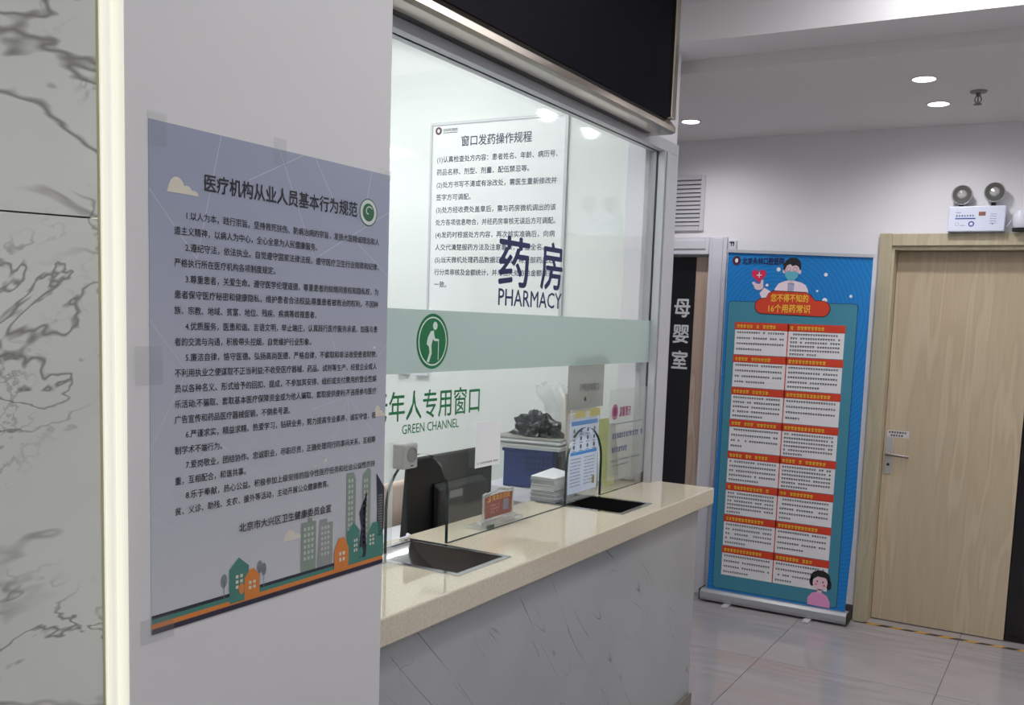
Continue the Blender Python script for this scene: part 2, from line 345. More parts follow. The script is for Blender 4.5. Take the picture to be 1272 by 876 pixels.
for (x, y, lb_) in ((-2.5, 2.6, 'added unseen panel light in the pharmacy ceiling nearer the window'), (-3.6, 2.6, 'added unseen panel light in the pharmacy ceiling farther from the window')): added_panel(x-.3, x+.3, y-.6, y+.6, 3.0, lb_, PHARM_FILL, (253, 255, 253), 'pharmacy panels added for light')  # assumed panels out of view, added to brighten the pharmacy interior
added_panel(.75, 1.35, 4.1, 5.2, 2.648, 'added unseen panel light in the corridor ceiling past the oak door', CORR_FILL, (250, 249, 255), 'corridor panel added for light')  # panel out of view, added to even out light on corridor wall and floor
# sprinkler
sp = thing('fire_sprinkler', 'small metal pendant sprinkler head on corridor ceiling', 'sprinkler', (-.497, 4.66, 2.648))
sm_ = pm('dull_brass', (110, 100, 95), .4, .8)
MB().lathe([(.036, 0), (.034, -.006), (.014, -.008)], (-.497, 4.66, 2.648)).build('escutcheon', pm('grey_plate', (120, 116, 116), .5), sp, smooth=True)
MB().lathe([(.010, -.006), (.010, -.02), (.007, -.024)], (-.497, 4.66, 2.648)).build('body', sm_, sp, smooth=True)
for s_ in (-1, 1): MB().tube([(-.497+s_*.009, 4.66, 2.626), (-.497+s_*.014, 4.66, 2.61), (-.497+s_*.004, 4.66, 2.594)], .0025, 6).build('frame_arm', sm_, sp)
MB().lathe([(.002, -.022), (.003, -.05), (.018, -.055), (.018, -.058), (.003, -.06)], (-.497, 4.66, 2.648), n=14).build('deflector', sm_, sp)

# ================================================================== PILLAR POSTER
po = thing('poster', 'large blue-grey conduct rules poster taped to the pillar', 'poster', (-1.2595, 1.285, 1.06))
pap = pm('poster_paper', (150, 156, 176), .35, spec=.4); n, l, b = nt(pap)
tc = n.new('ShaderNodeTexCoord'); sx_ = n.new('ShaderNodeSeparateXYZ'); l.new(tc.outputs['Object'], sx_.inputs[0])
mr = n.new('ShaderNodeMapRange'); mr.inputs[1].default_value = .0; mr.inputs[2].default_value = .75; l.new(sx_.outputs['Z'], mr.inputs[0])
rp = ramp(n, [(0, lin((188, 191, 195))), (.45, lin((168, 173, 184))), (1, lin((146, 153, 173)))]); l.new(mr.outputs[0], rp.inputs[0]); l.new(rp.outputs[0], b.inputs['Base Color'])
sheet = MB(); nu_, nv_ = 24, 24
def curl(u, v): return .0008+.0012*(math.sin(u*18)*.5+.5)*(v/.8)**2*0
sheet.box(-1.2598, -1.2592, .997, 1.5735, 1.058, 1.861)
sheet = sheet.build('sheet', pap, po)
A = Art(po, (-1.2592, .997, 1.058), Y, Z, X, .0002)
PW, PH = .5765, .803
mb = MB(); A.textbox(mb, '医疗机构从业人员基本行为规范', .105, .478, .7085, .7375, 3, .018); mb.build('printed_title', ink_m, po)
LINES = ['1.以人为本，践行宗旨。坚持救死扶伤、防病治病的宗旨，发扬大医精诚理念和人', '道主义精神，以病人为中心，全心全意为人民健康服务。',
 '2.遵纪守法，依法执业。自觉遵守国家法律法规，遵守医疗卫生行业规章和纪律，', '严格执行所在医疗机构各项制度规定。',
 '3.尊重患者，关爱生命。遵守医学伦理道德，尊重患者的知情同意权和隐私权，为', '患者保守医疗秘密和健康隐私，维护患者合法权益;尊重患者被救治的权利，不因种', '族、宗教、地域、贫富、地位、残疾、疾病等歧视患者。',
 '4.优质服务，医患和谐。言语文明，举止端庄，认真践行医疗服务承诺，加强与患', '者的交流与沟通，积极带头控烟，自觉维护行业形象。',
 '5.廉洁自律，恪守医德。弘扬高尚医德，严格自律，不索取和非法收受患者财物，', '不利用执业之便谋取不正当利益;不收受医疗器械、药品、试剂等生产、经营企业或人', '员以各种名义、形式给予的回扣、提成，不参加其安排、组织或支付费用的营业性娱', '乐活动;不骗取、套取基本医疗保障资金或为他人骗取、套取提供便利;不违规参与医疗', '广告宣传和药品医疗器械促销，不倒卖号源。',
 '6.严谨求实，精益求精。热爱学习，钻研业务，努力提高专业素养，诚实守信，抵', '制学术不端行为。',
 '7.爱岗敬业，团结协作。忠诚职业，尽职尽责，正确处理同行同事间关系，互相尊', '重，互相配合，和谐共事。',
 '8.乐于奉献，热心公益。积极参加上级安排的指令性医疗任务和社会公益性的扶', '贫、义诊、助残、支农、援外等活动，主动开展公众健康教育。']
U1 = .5455; SZ = .0142
for i, t in enumerate(LINES):
    mb = MB(); v = .666-.02495*i-.0048; ind = .0668 if t[0].isdigit() else .0455
    full = len(t) > 32; vs_, _ = glyphs(t, .006); wd = max(p[0] for p in vs_)
    sx = (U1-ind)/(wd*SZ) if full else .93
    A.line(mb, t, ind, v, SZ, 3, sx, .006); mb.build('printed_line', ink_m, po)
mb = MB(); A.textbox(mb, '北京市大兴区卫生健康委员会宣', .18, .414, .135, .1515, 8, .01); mb.build('printed_signature', ink_m, po)
# emblem
mb = MB(); A.ell(mb, .511, .722, .0265, .0265, 2); mb.build('emblem_disc', pm('emblem_white', (196, 206, 202), .5), po)
mb = MB(); A.ring(mb, .511, .722, .0265, .0265, .002, 3); A.ell(mb, .511, .722, .0175, .0175, 3); mb.build('emblem_green', pm('emblem_green', (34, 98, 62), .5), po)
mb = MB(); A.stroke(mb, [(.511+(.0135-.0028*t)*math.cos(t+.6), .722+(.0135-.0028*t)*math.sin(t+.6)) for t in [i*.3 for i in range(15)]], .0024, 4); mb.build('emblem_swirl', MATS['emblem_white'], po)
# faint network lines
mb = MB(); net = [(.0,.72),(.08,.56),(.0,.44),(.1,.33),(0,.28),(.12,.16),(.02,.12),(.16,.06)]
for a, b_ in (((.14,.803),(.09,.60)),((.27,.803),(.36,.62)),((.36,.62),(.577,.73)),((.36,.803),(.42,.72)),((.09,.60),(0,.70)),((0,.50),(.07,.42)),((.07,.42),(.0,.30)),((.0,.20),(.13,.30)),((.0,.19),(.16,.10)),((.13,.30),(.30,.18)),((.46,.36),(.38,.20)),((.46,.36),(.577,.24)),((.46,.36),(.577,.46)),((.46,.36),(.40,.50)),((.46,.36),(.36,.34)),((.48,.66),(.577,.60)),((.30,.18),(.42,.24)),((.46,.36),(.47,.20)),((.20,.74),(.33,.803)),((.52,.803),(.50,.72))):
    A.stroke(mb, [a, b_], .0011, 1)
mb.build('printed_network', pm('pale_line', (182, 188, 202), .5), po)
# clouds
cl_m = pm('cream_print', (205, 200, 186), .5)
def cloud(u0, u1, v0, v1):
    mb = MB(); w_ = u1-u0; h = v1-v0; prof = lambda t: max(.1, max(hh*math.sqrt(max(0, 1-((t-c)/r)**2)) for c, r, hh in ((.3, .28, 1.0), (.62, .2, .55), (.85, .15, .3))))
    A.poly(mb, [(u0, v0), (u1, v0)]+[(u1-w_*i/24, v0+h*prof(1-i/24)) for i in range(25)], 2); return mb.build('printed_cloud', cl_m, po)
cloud(.033, .093, .699, .724); cloud(.288, .343, .098, .118); cloud(.54, .5765, .313, .337)
for (u, v, s_) in ((.39,.235,.012),(.365,.228,.008),(.53,.452,.012),(.535,.437,.008)): mb = MB(); A.poly(mb, [(u,v),(u+s_,v+.002),(u+s_*.7,v+s_*.6)], 2); mb.build('printed_fleck', cl_m, po)
# skyline
teal = pm('print_teal', (66, 124, 112), .5); orng = pm('print_orange', (204, 122, 52), .5); nav = pm('print_navy', (40, 38, 58), .5); gry = pm('print_grey', (138, 144, 140), .5); gtl = pm('print_grey_green', (128, 142, 132), .5); tre = pm('print_tree', (122, 128, 136), .5)
def strip(v00, v01, mat, k, name):
    mb = MB(); A.poly(mb, [(0, v00), (PW, v00), (PW, v01), (0, v01)], k); mb.build(name, mat, po)
strip(0, .009, nav, 3, 'printed_ground'); strip(.009, .017, orng, 3, 'printed_ground'); strip(.017, .025, teal, 3, 'printed_ground'); strip(.025, .031, nav, 3, 'printed_ground')
def bld(pts, mat, k=4, wins=None, wm=None):
    mb = MB(); A.poly(mb, pts, k); mb.build('printed_building', mat, po)
    if wins:
        mb = MB(); (u0, u1, v0, v1, nu2, nv2) = wins
        for i in range(nu2):
            for j in range(nv2):
                cu_ = u0+(u1-u0)*(i+.5)/nu2; cv_ = v0+(v1-v0)*(j+.5)/nv2; A.rect(mb, cu_-(u1-u0)/nu2*.3, cu_+(u1-u0)/nu2*.3, cv_-(v1-v0)/nv2*.3, cv_+(v1-v0)/nv2*.3, k+1)
        mb.build('printed_windows', wm or cl_m, po)
bld([(.159,.012),(.203,.012),(.203,.073),(.180,.091),(.159,.073)], teal, 5, (.171,.191,.034,.062,2,3))
bld([(.193,.012),(.228,.012),(.228,.051),(.214,.065),(.206,.065),(.193,.051)], orng, 6, (.201,.221,.027,.045,2,2))
for (u, v, r, h) in ((.147,.056,.007,.012),(.229,.064,.007,.012),(.239,.058,.006,.012)):
    mb = MB(); A.ell(mb, u, v, r, h, 4, 16); A.rect(mb, u-.0006, u+.0006, .026, v, 4); mb.build('printed_tree', tre, po)
mb = MB(); A.ell(mb, .186, .034, .006, .010, 7, 16); mb.build('printed_tree', orng, po)
bld([(.333,.031),(.373,.031),(.373,.124),(.362,.126),(.362,.133),(.350,.133),(.350,.126),(.333,.126)], gtl, 4, (.338,.368,.05,.118,3,6), pm('pane_pale', (176,182,178), .5))
bld([(.376,.031),(.420,.031),(.420,.116),(.404,.116),(.404,.124),(.383,.124)], gry, 4, (.386,.412,.05,.112,3,6), MATS['pane_pale'])
bld([(.459,.031),(.487,.031),(.487,.19),(.48,.206),(.459,.206)], gtl, 4, (.463,.48,.05,.195,2,13), MATS['pane_pale'])
bld([(.507,.031),(.533,.031),(.533,.205),(.524,.21),(.507,.197)], gtl, 4, (.51,.525,.05,.19,2,12), MATS['pane_pale'])
bld([(.497,.031),(.523,.031),(.519,.10),(.522,.166),(.499,.12),(.505,.09)], nav, 5)
bld([(.552,.034),(.574,.034),(.577,.10),(.577,.163),(.551,.195),(.556,.12)], nav, 5, (.558,.572,.06,.15,3,16), gry)
bld([(.462,.02),(.5,.02),(.5,.085),(.481,.104),(.462,.085)], teal, 6, (.482,.495,.04,.07,2,3))
bld([(.520,.02),(.577,.02),(.577,.06),(.562,.093),(.54,.093),(.525,.07)], teal, 6, (.53,.548,.045,.07,2,3))
bld([(.425,.012),(.467,.012),(.467,.055),(.454,.078),(.438,.078),(.425,.055)], orng, 7, (.437,.458,.028,.052,2,2))
for u_ in (.505, .572): mb = MB(); A.ell(mb, u_, .037, .006, .0115, 7, 16); mb.build('printed_tree', teal, po)
# clear tape pieces
for (u0, u1, v0, v1) in ((-.002,.032,.765,.815),(.255,.285,.778,.822),(.545,.577,.792,.812),(-.028,.022,.40,.46),(-.022,.042,-.012,.028)):
    mb = MB(); A.rect(mb, u0, u1, v0, v1, 9); mb.build('tape', tape_m, po)

# ================================================================== COUNTER
SX0, SX1, ZT, ZU = -1.74, -1.288, .92, .853
T1 = (2.01, 2.245); T2 = (3.01, 3.25); TX = (-1.69, -1.362)
slab = cells([SX0, TX[0], -1.55, TX[1], SX1], [1.577, T1[0], T1[1], T2[0], T2[1], 3.70, 3.768], {(1,1),(2,1),(1,3),(2,3),(0,5),(1,5)}, ZU, ZT, lambda u, v, w_: (u, v, w_))
tag(slab.build('countertop', stone_m, bevel=.004), 'long polished beige stone countertop under the pharmacy glass', 'countertop')
ct = thing('service_counter', 'grey veined stone counter front below the beige top', 'counter', (-1.5, 2.6, 0))
MB().box(-1.34, -1.316, 1.577, 3.665, .0, .852).build('front_panel', panel_m, ct)
MB().box(-1.72, -1.341, 3.64, 3.665, .0, .852).build('end_panel', panel_m, ct)
MB().box(-1.72, -1.69, 1.577, 3.639, .0, .852).build('inner_panel', pm('laminate_grey', (180, 182, 184), .4), ct)
MB().box(-1.315, -1.303, 1.577, 3.672, .0, .068).build('skirting', skirt_m, ct, bevel=.002)
def tray(y0, y1, lab, mat, grp='cash trays'):
    t = thing('transaction_tray', lab, 'tray', ((TX[0]+TX[1])/2, (y0+y1)/2, ZT-.06), grp)
    x0, x1 = TX; e = .012
    rim = cells([x0-e, x0+.006, x1-.006, x1+e], [y0-e, y0+.006, y1-.006, y1+e], {(1,1)}, ZT+.0003, ZT+.0025, lambda u, v, w_: (u, v, w_))
    rim.build('rim', chrome_m, t)
    b = MB(); N = 20; pts = []
    for i in range(N+1):
        a = i/N; x = x0+.004+(x1-x0-.008)*a; z = ZT-.085*math.sin(math.pi*a)**.7; pts.append((x, z))
    vs_ = [(x, y0+.004, z) for x, z in pts]+[(x, y1-.004, z) for x, z in pts]; nn = N+1
    b.add(vs_, [(i, i+1, nn+i+1, nn+i) for i in range(N)])
    o = b.build('scoop', mat, t, smooth=True); emat = pm('steel_dark_reflection', (92, 86, 80), .4, .6) if mat is chrome_m else mat  # end plates: darker steel, with their dark reflection put into the colour
    for yy in (y0+.004, y1-.004):
        MB().face([(x, yy, z) for x, z in pts]).build('end_plate', emat, t)
tray(*T1, 'shiny stainless steel transaction tray under the near glass arch', chrome_m)
tray(*T2, 'dark transaction tray under the far glass arch', dark_m)

# ================================================================== WINDOW
GX = -1.585; GT = .010
def arch(c, half, ztop, n=18):
    zs_ = ztop-half*.95; pts = [(c-half, ZT+.001), (c-half, zs_)]
    pts += [(c-half*math.cos(math.pi*i/n), zs_+(ztop-zs_)*math.sin(math.pi*i/n)) for i in range(1, n)]
    return pts+[(c+half, zs_), (c+half, ZT+.001)]
out = [(1.577, ZT+.001)]+arch(2.133, .141, 1.2)+arch(3.152, .141, 1.195)+[(3.70, ZT+.001), (3.70, 2.285), (1.577, 2.285)]
gl = struct(MB().prism([(GX-GT/2, y, z) for y, z in out], (GT, 0, 0)).build('window_1', [glass_m, edge_m]))
for p in gl.data.polygons: p.material_index = 0 if abs(p.normal.x) > .9 else 1
wf = struct(MB().box(-1.615, -1.55, 1.577, 3.84, 2.285, 2.33).build('trim_1', alu_m, bevel=.001))
struct(MB().box(-1.62, -1.55, 3.70, 3.84, .0, 2.285).build('trim_2', alu_m, bevel=.002))
MB().box(-1.549, -1.545, 3.705, 3.712, ZT+.002, 2.283).build('bead', pm('bead_grey', (150, 152, 156), .4), bpy.data.objects['trim_2'])
struct(MB().box(-1.70, -1.62, 3.66, 3.719, .93, 2.6).build('trim_3', white_m, bevel=.002))
fr = tag(MB().box(GX+GT/2+.0003, GX+GT/2+.0008, 1.577, 3.699, 1.426, 1.598).build('frosted_band', frost_m), 'frosted pale green film band across the pharmacy glass', 'film band')
GA = Art(None, (GX+GT/2+.001, 0, 0), Y, Z, X, .0003)
def decal(name, label, cat, mat, fn, grp=None):
    mb = MB(); fn(mb); return tag(mb.build(name, mat), label, cat, grp)
decal('glass_lettering', 'large navy Chinese pharmacy characters on the glass', 'lettering', navy_ink, lambda mb: (GA.textbox(mb, '药', 2.503, 2.69, 1.681, 1.838, 1, .016), GA.textbox(mb, '房', 2.762, 2.912, 1.683, 1.842, 1, .016)))
decal('glass_lettering', 'navy PHARMACY lettering on the glass', 'lettering', navy_ink, lambda mb: GA.textbox(mb, 'PHARMACY', 2.507, 2.913, 1.622, 1.675, 1, .008))
decal('glass_lettering', 'green Chinese elderly priority window characters on the glass', 'lettering', green_ink, lambda mb: GA.textbox(mb, '老年人专用窗口', 1.912, 2.420, 1.298, 1.379, 1, .008))
decal('glass_lettering', 'green GREEN CHANNEL lettering on the glass', 'lettering', green_ink, lambda mb: GA.textbox(mb, 'GREEN CHANNEL', 2.045, 2.312, 1.262, 1.288, 1, .004))
ic = thing('round_sticker', 'round green elderly person sticker on the frosted band', 'sticker', (GX+GT/2+.0012, 2.174, 1.512))
IA = Art(ic, (GX+GT/2+.001, 2.174, 1.512), Y, Z, X, .0003)
mb = MB(); IA.ell(mb, 0, 0, .0745, .0765, 1, 40); mb.build('disc', pm('sticker_green', (10, 112, 64), .4), ic)
stw = pm('sticker_white', (205, 222, 212), .5)
mb = MB(); IA.ring(mb, 0, 0, .066, .068, .004, 2); mb.build('ring', stw, ic)
mb = MB(); IA.ell(mb, .010, .043, .0105, .0115, 2, 18)
IA.poly(mb, [(.004,.030),(-.010,.028),(-.024,.010),(-.028,-.008),(-.018,-.014),(-.014,-.030),(-.026,-.056),(-.016,-.058),(-.004,-.034),(-.006,-.010),(.000,.004),(.006,.016)], 2)
IA.poly(mb, [(-.004,.024),(.004,.022),(.010,.008),(.028,.006),(.028,.000),(.006,.001),(-.004,.012)], 3)
IA.stroke(mb, [(.027,.006),(.027,-.052)], .0032, 2); mb.build('figure', stw, ic)
# intercom on the glass, with clear cable channel
it = thing('intercom_speaker', 'silver counter intercom speaker stuck on glass beside the pillar', 'intercom', (-1.56, 2.036, 1.21))
MB().box(GX+GT/2+.0005, -1.54, 2.004, 2.068, 1.174, 1.243).build('case', pm('silver_plastic', (176, 176, 174), .35, .3), it, bevel=.006, seg=3)
MB().lathe([(.021, .0), (.021, .0018), (.019, .0018), (.019, .0004), (.002, .0004)], (-1.54, 2.040, 1.212), (1,0,0), 24).build('speaker_ring', pm('silver_dark', (140, 140, 138), .4, .3), it)
MB().box(-1.5402, -1.5388, 2.036, 2.046, 1.181, 1.184).build('badge', dark_m, it)
MB().box(GX+GT/2+.0005, -1.572, 1.992, 2.002, ZT+.0275, 1.243).build('cable_channel', acryl_m, it)
MB().box(GX+GT/2+.0005, -1.545, 1.94, 2.002, ZT+.003, ZT+.027).build('channel_foot', acryl_m, it)

# ================================================================== LED DISPLAY BOX
db = thing('display_box', 'black electronic display box in steel frame above the glass', 'display', (-1.5, 2.55, 2.31))
sy0, sy1, sx1_, zb, zt = 1.58, 3.53, -1.443, 2.312, 2.98
MB().box(-1.548, -1.475, sy0+.01, sy1-.01, zb+.02, zt-.01).build('casing', dark_m, db)
MB().box(-1.474, -1.462, sy0+.045, sy1-.042, zb+.052, zt-.04).build('screen', navy_m, db)
fp = [(-1.548, zb), (sx1_-.016, zb), (sx1_, zb+.006), (sx1_, zb+.026), (sx1_-.022, zb+.052), (-1.474, zb+.052), (-1.474, zb+.02), (-1.548, zb+.02)]
MB().prism([(x, sy0, z) for x, z in fp], (0, sy1-sy0, 0)).build('bottom_rail', steel_m, db, bevel=.0012)
MB().box(-1.548, sx1_-.001, sy1-.042, sy1, zb+.053, zt).build('end_rail', steel_m, db, bevel=.004)
MB().box(-1.548, sx1_-.001, sy0, sy0+.042, zb+.053, zt).build('end_rail', steel_m, db, bevel=.004)
MB().box(-1.548, sx1_-.001, sy0+.043, sy1-.043, zt-.04, zt).build('top_rail', steel_m, db, bevel=.004)
MB().box(-1.546, -1.522, sy0+.01, sy1-.06, zb-.001, zb-.0002).build('underside_shade_strip', dark_m, db)  # dark strip put in for the shade of the gap under the box

# ================================================================== RULES BOARD ON END WALL
rb = thing('rules_board', 'white dispensing rules board on the pharmacy end wall', 'notice board', (-2.37, 3.715, 1.6))
MB().box(-2.725, -2.022, 3.712, 3.7195, 1.6, 2.46).build('panel', pm('board_white', (232, 235, 236), .3), rb)
for q in ((-2.735, -2.724, 1.59, 2.47), (-2.023, -2.010, 1.59, 2.47)): MB().box(q[0], q[1], 3.708, 3.7195, q[2], q[3]).build('edge_strip', alu_m, rb)
for q in ((2.459, 2.471), (1.589, 1.601)): MB().box(-2.724, -2.023, 3.708, 3.7195, q[0], q[1]).build('edge_strip', alu_m, rb)
RA = Art(rb, (-2.725, 3.712, 1.6), X, Z, -Y, .0004)
bink = pm('board_ink', (44, 48, 82), .5)
mb = MB(); RA.textbox(mb, '窗口发药操作规程', .163, .535, .758, .806, 1, .014); mb.build('printed_title', bink, rb)
BL = ['(1)认真检查处方内容：患者姓名、年龄、病历号、', '药品名称、剂型、剂量、配伍禁忌等。', '(2)处方书写不清或有涂改处，需医生重新修改并', '签字方可调配。', '(3)处方经收费处盖章后，需与药房微机调出的该', '处方各项信息吻合，并经药房审核无误后方可调配。', '(4)发药时根据处方内容，再次核实准确后，向病', '人交代清楚服药方法及注意事项，并签全名。', '(5)当天微机处理药品数据汇总后，将全部药品进', '行分类审核及金额统计，并与当天处方总金额核对', '一致。']
for i, t in enumerate(BL):
    mb = MB(); RA.line(mb, t, .028, .692-.0572*i, .0305, 1, 1.0 if len(t) < 21 else (.64/(.0305*max(p[0] for p in glyphs(t, .012)[0]))), .012); mb.build('printed_line', bink, rb)
mb = MB(); RA.ell(mb, .034, .834, .018, .018, 1, 24); mb.build('logo_disc', pm('logo_maroon', (84, 34, 50), .5), rb)
mb = MB(); RA.ell(mb, .034, .834, .008, .009, 2, 16); mb.build('logo_centre', paper_m, rb)
mb = MB(); RA.textbox(mb, '北京永林口腔医院', .06, .14, .830, .843, 1, .01); RA.rect(mb, .06, .14, .822, .825, 1); mb.build('logo_lettering', ink_m, rb)
# two wall sockets below the board, behind the frosted band
for (a, b_) in ((-2.905, -2.83), (-2.795, -2.72)):
    t = thing('wall_socket', 'white wall socket box behind the frosted band, %s one' % ('left' if a < -2.85 else 'right'), 'socket', ((a+b_)/2, 3.715, 1.336), 'wall sockets')
    MB().box(a, b_, 3.70, 3.7195, 1.298, 1.375).build('plate', plast_w, t, bevel=.003)
    MB().box(a+.012, b_-.012, 3.697, 3.7, 1.312, 1.361).build('insert', white_m, t, bevel=.001)

# ================================================================== INSIDE THE PHARMACY
dk = thing('work_desk', 'pale work desk behind the counter top', 'desk', (-2.05, 2.6, 0))
MB().box(-2.35, -1.745, 1.9, 3.24, .71, .74).build('desktop', white_m, dk)
for y in (1.92, 3.19): MB().box(-2.33, -1.765, y, y+.03, 0, .71).build('side_panel', white_m, dk)
mo = thing('computer_monitor', 'back of a black computer monitor behind the near arch', 'monitor', (-1.87, 2.68, .74))
MB().prism([(-1.85, 2.435, .83), (-1.85, 2.435, 1.122), (-1.865, 2.435, 1.126), (-1.885, 2.435, .83)], (0, .50, 0)).build('shell', dark_m, mo, bevel=.006)
MB().prism([(-1.849, 2.57, .85), (-1.82, 2.57, .87), (-1.82, 2.57, 1.01), (-1.849, 2.57, 1.03)], (0, .29, 0)).build('rear_housing', pm('charcoal_plastic', (38, 38, 40), .45), mo, bevel=.006)
MB().box(-1.8195, -1.8185, 2.625, 2.70, .975, 1.0).build('label_plate', pm('label_grey', (120, 120, 118), .5), mo)
MB().box(-1.848, -1.822, 2.65, 2.72, .753, .849).build('stand_neck', dark_m, mo)
MB().box(-1.95, -1.78, 2.57, 2.80, .7405, .752).build('stand_foot', dark_m, mo, bevel=.003)
ch = thing('office_chair', 'pale beige chair back seen left of the monitor', 'chair', (-2.7, 3.16, 0))
be = pm('beige_fabric', (205, 186, 170), .8)
MB().prism([(-2.50, 2.94, .50), (-2.44, 2.94, .50), (-2.40, 2.94, .90), (-2.45, 2.94, .90)], (0, .46, 0)).build('backrest', be, ch, bevel=.02, seg=3)
MB().box(-2.92, -2.52, 2.94, 3.40, .42, .49).build('seat_cushion', be, ch, bevel=.02, seg=3)
MB().lathe([(.03, 0.05), (.03, .42)], (-2.7, 3.16, 0)).build('stem', chrome_m, ch, smooth=True)
for k in range(5):
    a = 2*math.pi*k/5; MB().tube([(-2.7, 3.16, .07), (-2.7+.25*math.cos(a), 3.16+.25*math.sin(a), .015)], [.02, .015], 8).build('base_arm', dark_m, ch)
# pedestal with the blue file box, papers, bags
pd = thing('drawer_pedestal', 'grey-white pedestal under the blue storage box', 'cabinet', (-1.93, 3.46, 0))
MB().box(-2.09, -1.745, 3.25, 3.655, 0, .86).build('body', pm('grey_laminate', (166, 172, 172), .5), pd)
MB().box(-2.10, -1.745, 3.24, 3.655, .861, .915).build('top', white_m, pd, bevel=.004)
MB().box(-2.085, -1.76, 3.244, 3.249, .70, .85).build('drawer_front', pm('grey_laminate2', (150, 158, 158), .5), pd)
ca, sa = math.cos(R(8)), math.sin(R(8))
def rot(x, y): x, y = x+1.79, y-3.28; return (-1.79+x*ca-y*sa, 3.28+x*sa+y*ca)
def rbox(x0, x1, y0, y1, z0, z1):
    p = [rot(x, y) for x, y in ((x0,y0),(x1,y0),(x1,y1),(x0,y1))]; return MB().prism([(x, y, z0) for x, y in p], (0, 0, z1-z0))
bb = thing('storage_box', 'blue plastic storage box with papers on top', 'box', (-1.88, 3.4, .916))
blu = pm('blue_plastic', (48, 68, 128), .45); blu2 = pm('blue_plastic_print', (38, 54, 104), .5)
rbox(-2.0, -1.79, 3.28, 3.52, .9165, 1.075).build('body', blu, bb, bevel=.004)
rbox(-2.006, -1.784, 3.274, 3.526, 1.058, 1.076).build('rim', blu, bb, bevel=.003)
for i in range(3):
    for j in range(6):
        u = -1.905+.018*j; z = .985+.024*i; rbox(u, u+.012, 3.2782, 3.2798, z, z+.014).build('moulded_mark', blu2, bb)
rbox(-1.7894, -1.788, 3.34, 3.38, .97, 1.04).build('handle_slot', pm('slot_dark', (16, 22, 52), .6), bb)
pap_c = [(222,224,226), (206,206,202), (190,192,190), (226,228,230), (150,150,146)]
for i in range(5):
    z = 1.0768+.009*i; o_ = .008*math.sin(i*2.3)
    tag(rbox(-2.035+o_, -1.745+o_, 3.235-o_, 3.505-o_, z, z+.0082).build('document_folder', pm('folder%d' % i, pap_c[i], .6), bevel=.001),
        ['lowest white folder on the blue storage box', 'second lowest folder on the blue storage box', 'middle folder in the pile on the blue storage box', 'second highest folder on the blue storage box', 'topmost folder on the blue storage box'][i], 'folder', 'folders on the blue box')
def blob(name, c, rad, mat, amp, freq, seed, flat=.0, sub=4, parent=None):
    bm = bmesh.new(); bmesh.ops.create_icosphere(bm, subdivisions=sub, radius=1)
    for v in bm.verts:
        d = v.co.normalized(); nz = noise.noise(d*freq+Vector((seed, seed*2, 0)))+.5*noise.noise(d*freq*2.3+Vector((0, seed, seed)))
        k = 1+amp*nz; v.co = Vector((c[0]+d.x*rad[0]*k, c[1]+d.y*rad[1]*k, max(flat, c[2]+d.z*rad[2]*k)))
    me = bpy.data.meshes.new(name); bm.to_mesh(me); bm.free(); me.materials.append(mat); o = bpy.data.objects.new(name, me); COL.objects.link(o); return o
bagk = speckle(pm('black_film', (26, 28, 34), .3, spec=.7), (18, 20, 26), (64, 68, 76), 36, .5, .68)
tag(blob('black_plastic_bag', (-1.885, 3.315, 1.125), (.095, .05, .085), bagk, .5, 2.6, 3.1, 1.1225), 'crumpled black plastic bag on top of the folders', 'plastic bag')
cb = MB(); nr, nh = 26, 14; vs_ = []
for j in range(nh+1):
    t = j/nh
    for i in range(nr):
        a = 2*math.pi*i/nr; rr = (.085-.03*t)*(1+.5*noise.noise(Vector((math.cos(a)*2, math.sin(a)*2, t*3))))
        vs_.append((-1.845-.07*t*t+rr*.8*math.cos(a)*(1+.6*t), 3.47+rr*.5*math.sin(a), 1.1235+.19*t+.03*t*noise.noise(Vector((a*2, t*2, 5)))))
fs = [(j*nr+i, j*nr+(i+1) % nr, (j+1)*nr+(i+1) % nr, (j+1)*nr+i) for j in range(nh) for i in range(nr)]
tag(MB().add(vs_, fs).build('clear_plastic_bag', bag_m), 'open crumpled clear plastic bag behind the black bag', 'plastic bag')
for i, c in enumerate(((176,168,160), (150,118,116), (190,190,188))):
    x = -1.735+.011*i
    tag(MB().prism([(x, 3.30, .9165), (x+.009, 3.30, .9165), (x-.012, 3.30, 1.30), (x-.021, 3.30, 1.30)], (0, .22, 0)).build('magazine', pm('magazine%d' % i, c, .5)),
        ['upright magazine nearest the blue storage box', 'upright reddish magazine in the middle beside the blue box', 'upright magazine nearest the glass beside the blue box'][i], 'magazine', 'upright magazines')
# stack of leaflets on the counter
ls = thing('leaflet_stack', 'tall stack of white leaflets on the counter behind the glass', 'paper stack', (-1.68, 3.1, ZT+.001))
rr_ = random.Random(3)
for i in range(40):
    z = ZT+.001+.0023*i; dx, dy = rr_.uniform(-.003, .003), rr_.uniform(-.003, .003)
    MB().box(-1.735+dx, -1.636+dx, 3.02+dy, 3.18+dy, z, z+.0019).build('leaflet', paper_m if i % 2 else pm('paper_grey', (168, 172, 178), .7), ls)
MB().prism([(-1.735, 3.02, ZT+.0925), (-1.638, 3.03, ZT+.0925), (-1.64, 3.17, ZT+.0925), (-1.73, 3.18, ZT+.104)], (0, 0, .001)).build('leaflet', paper_m, ls)
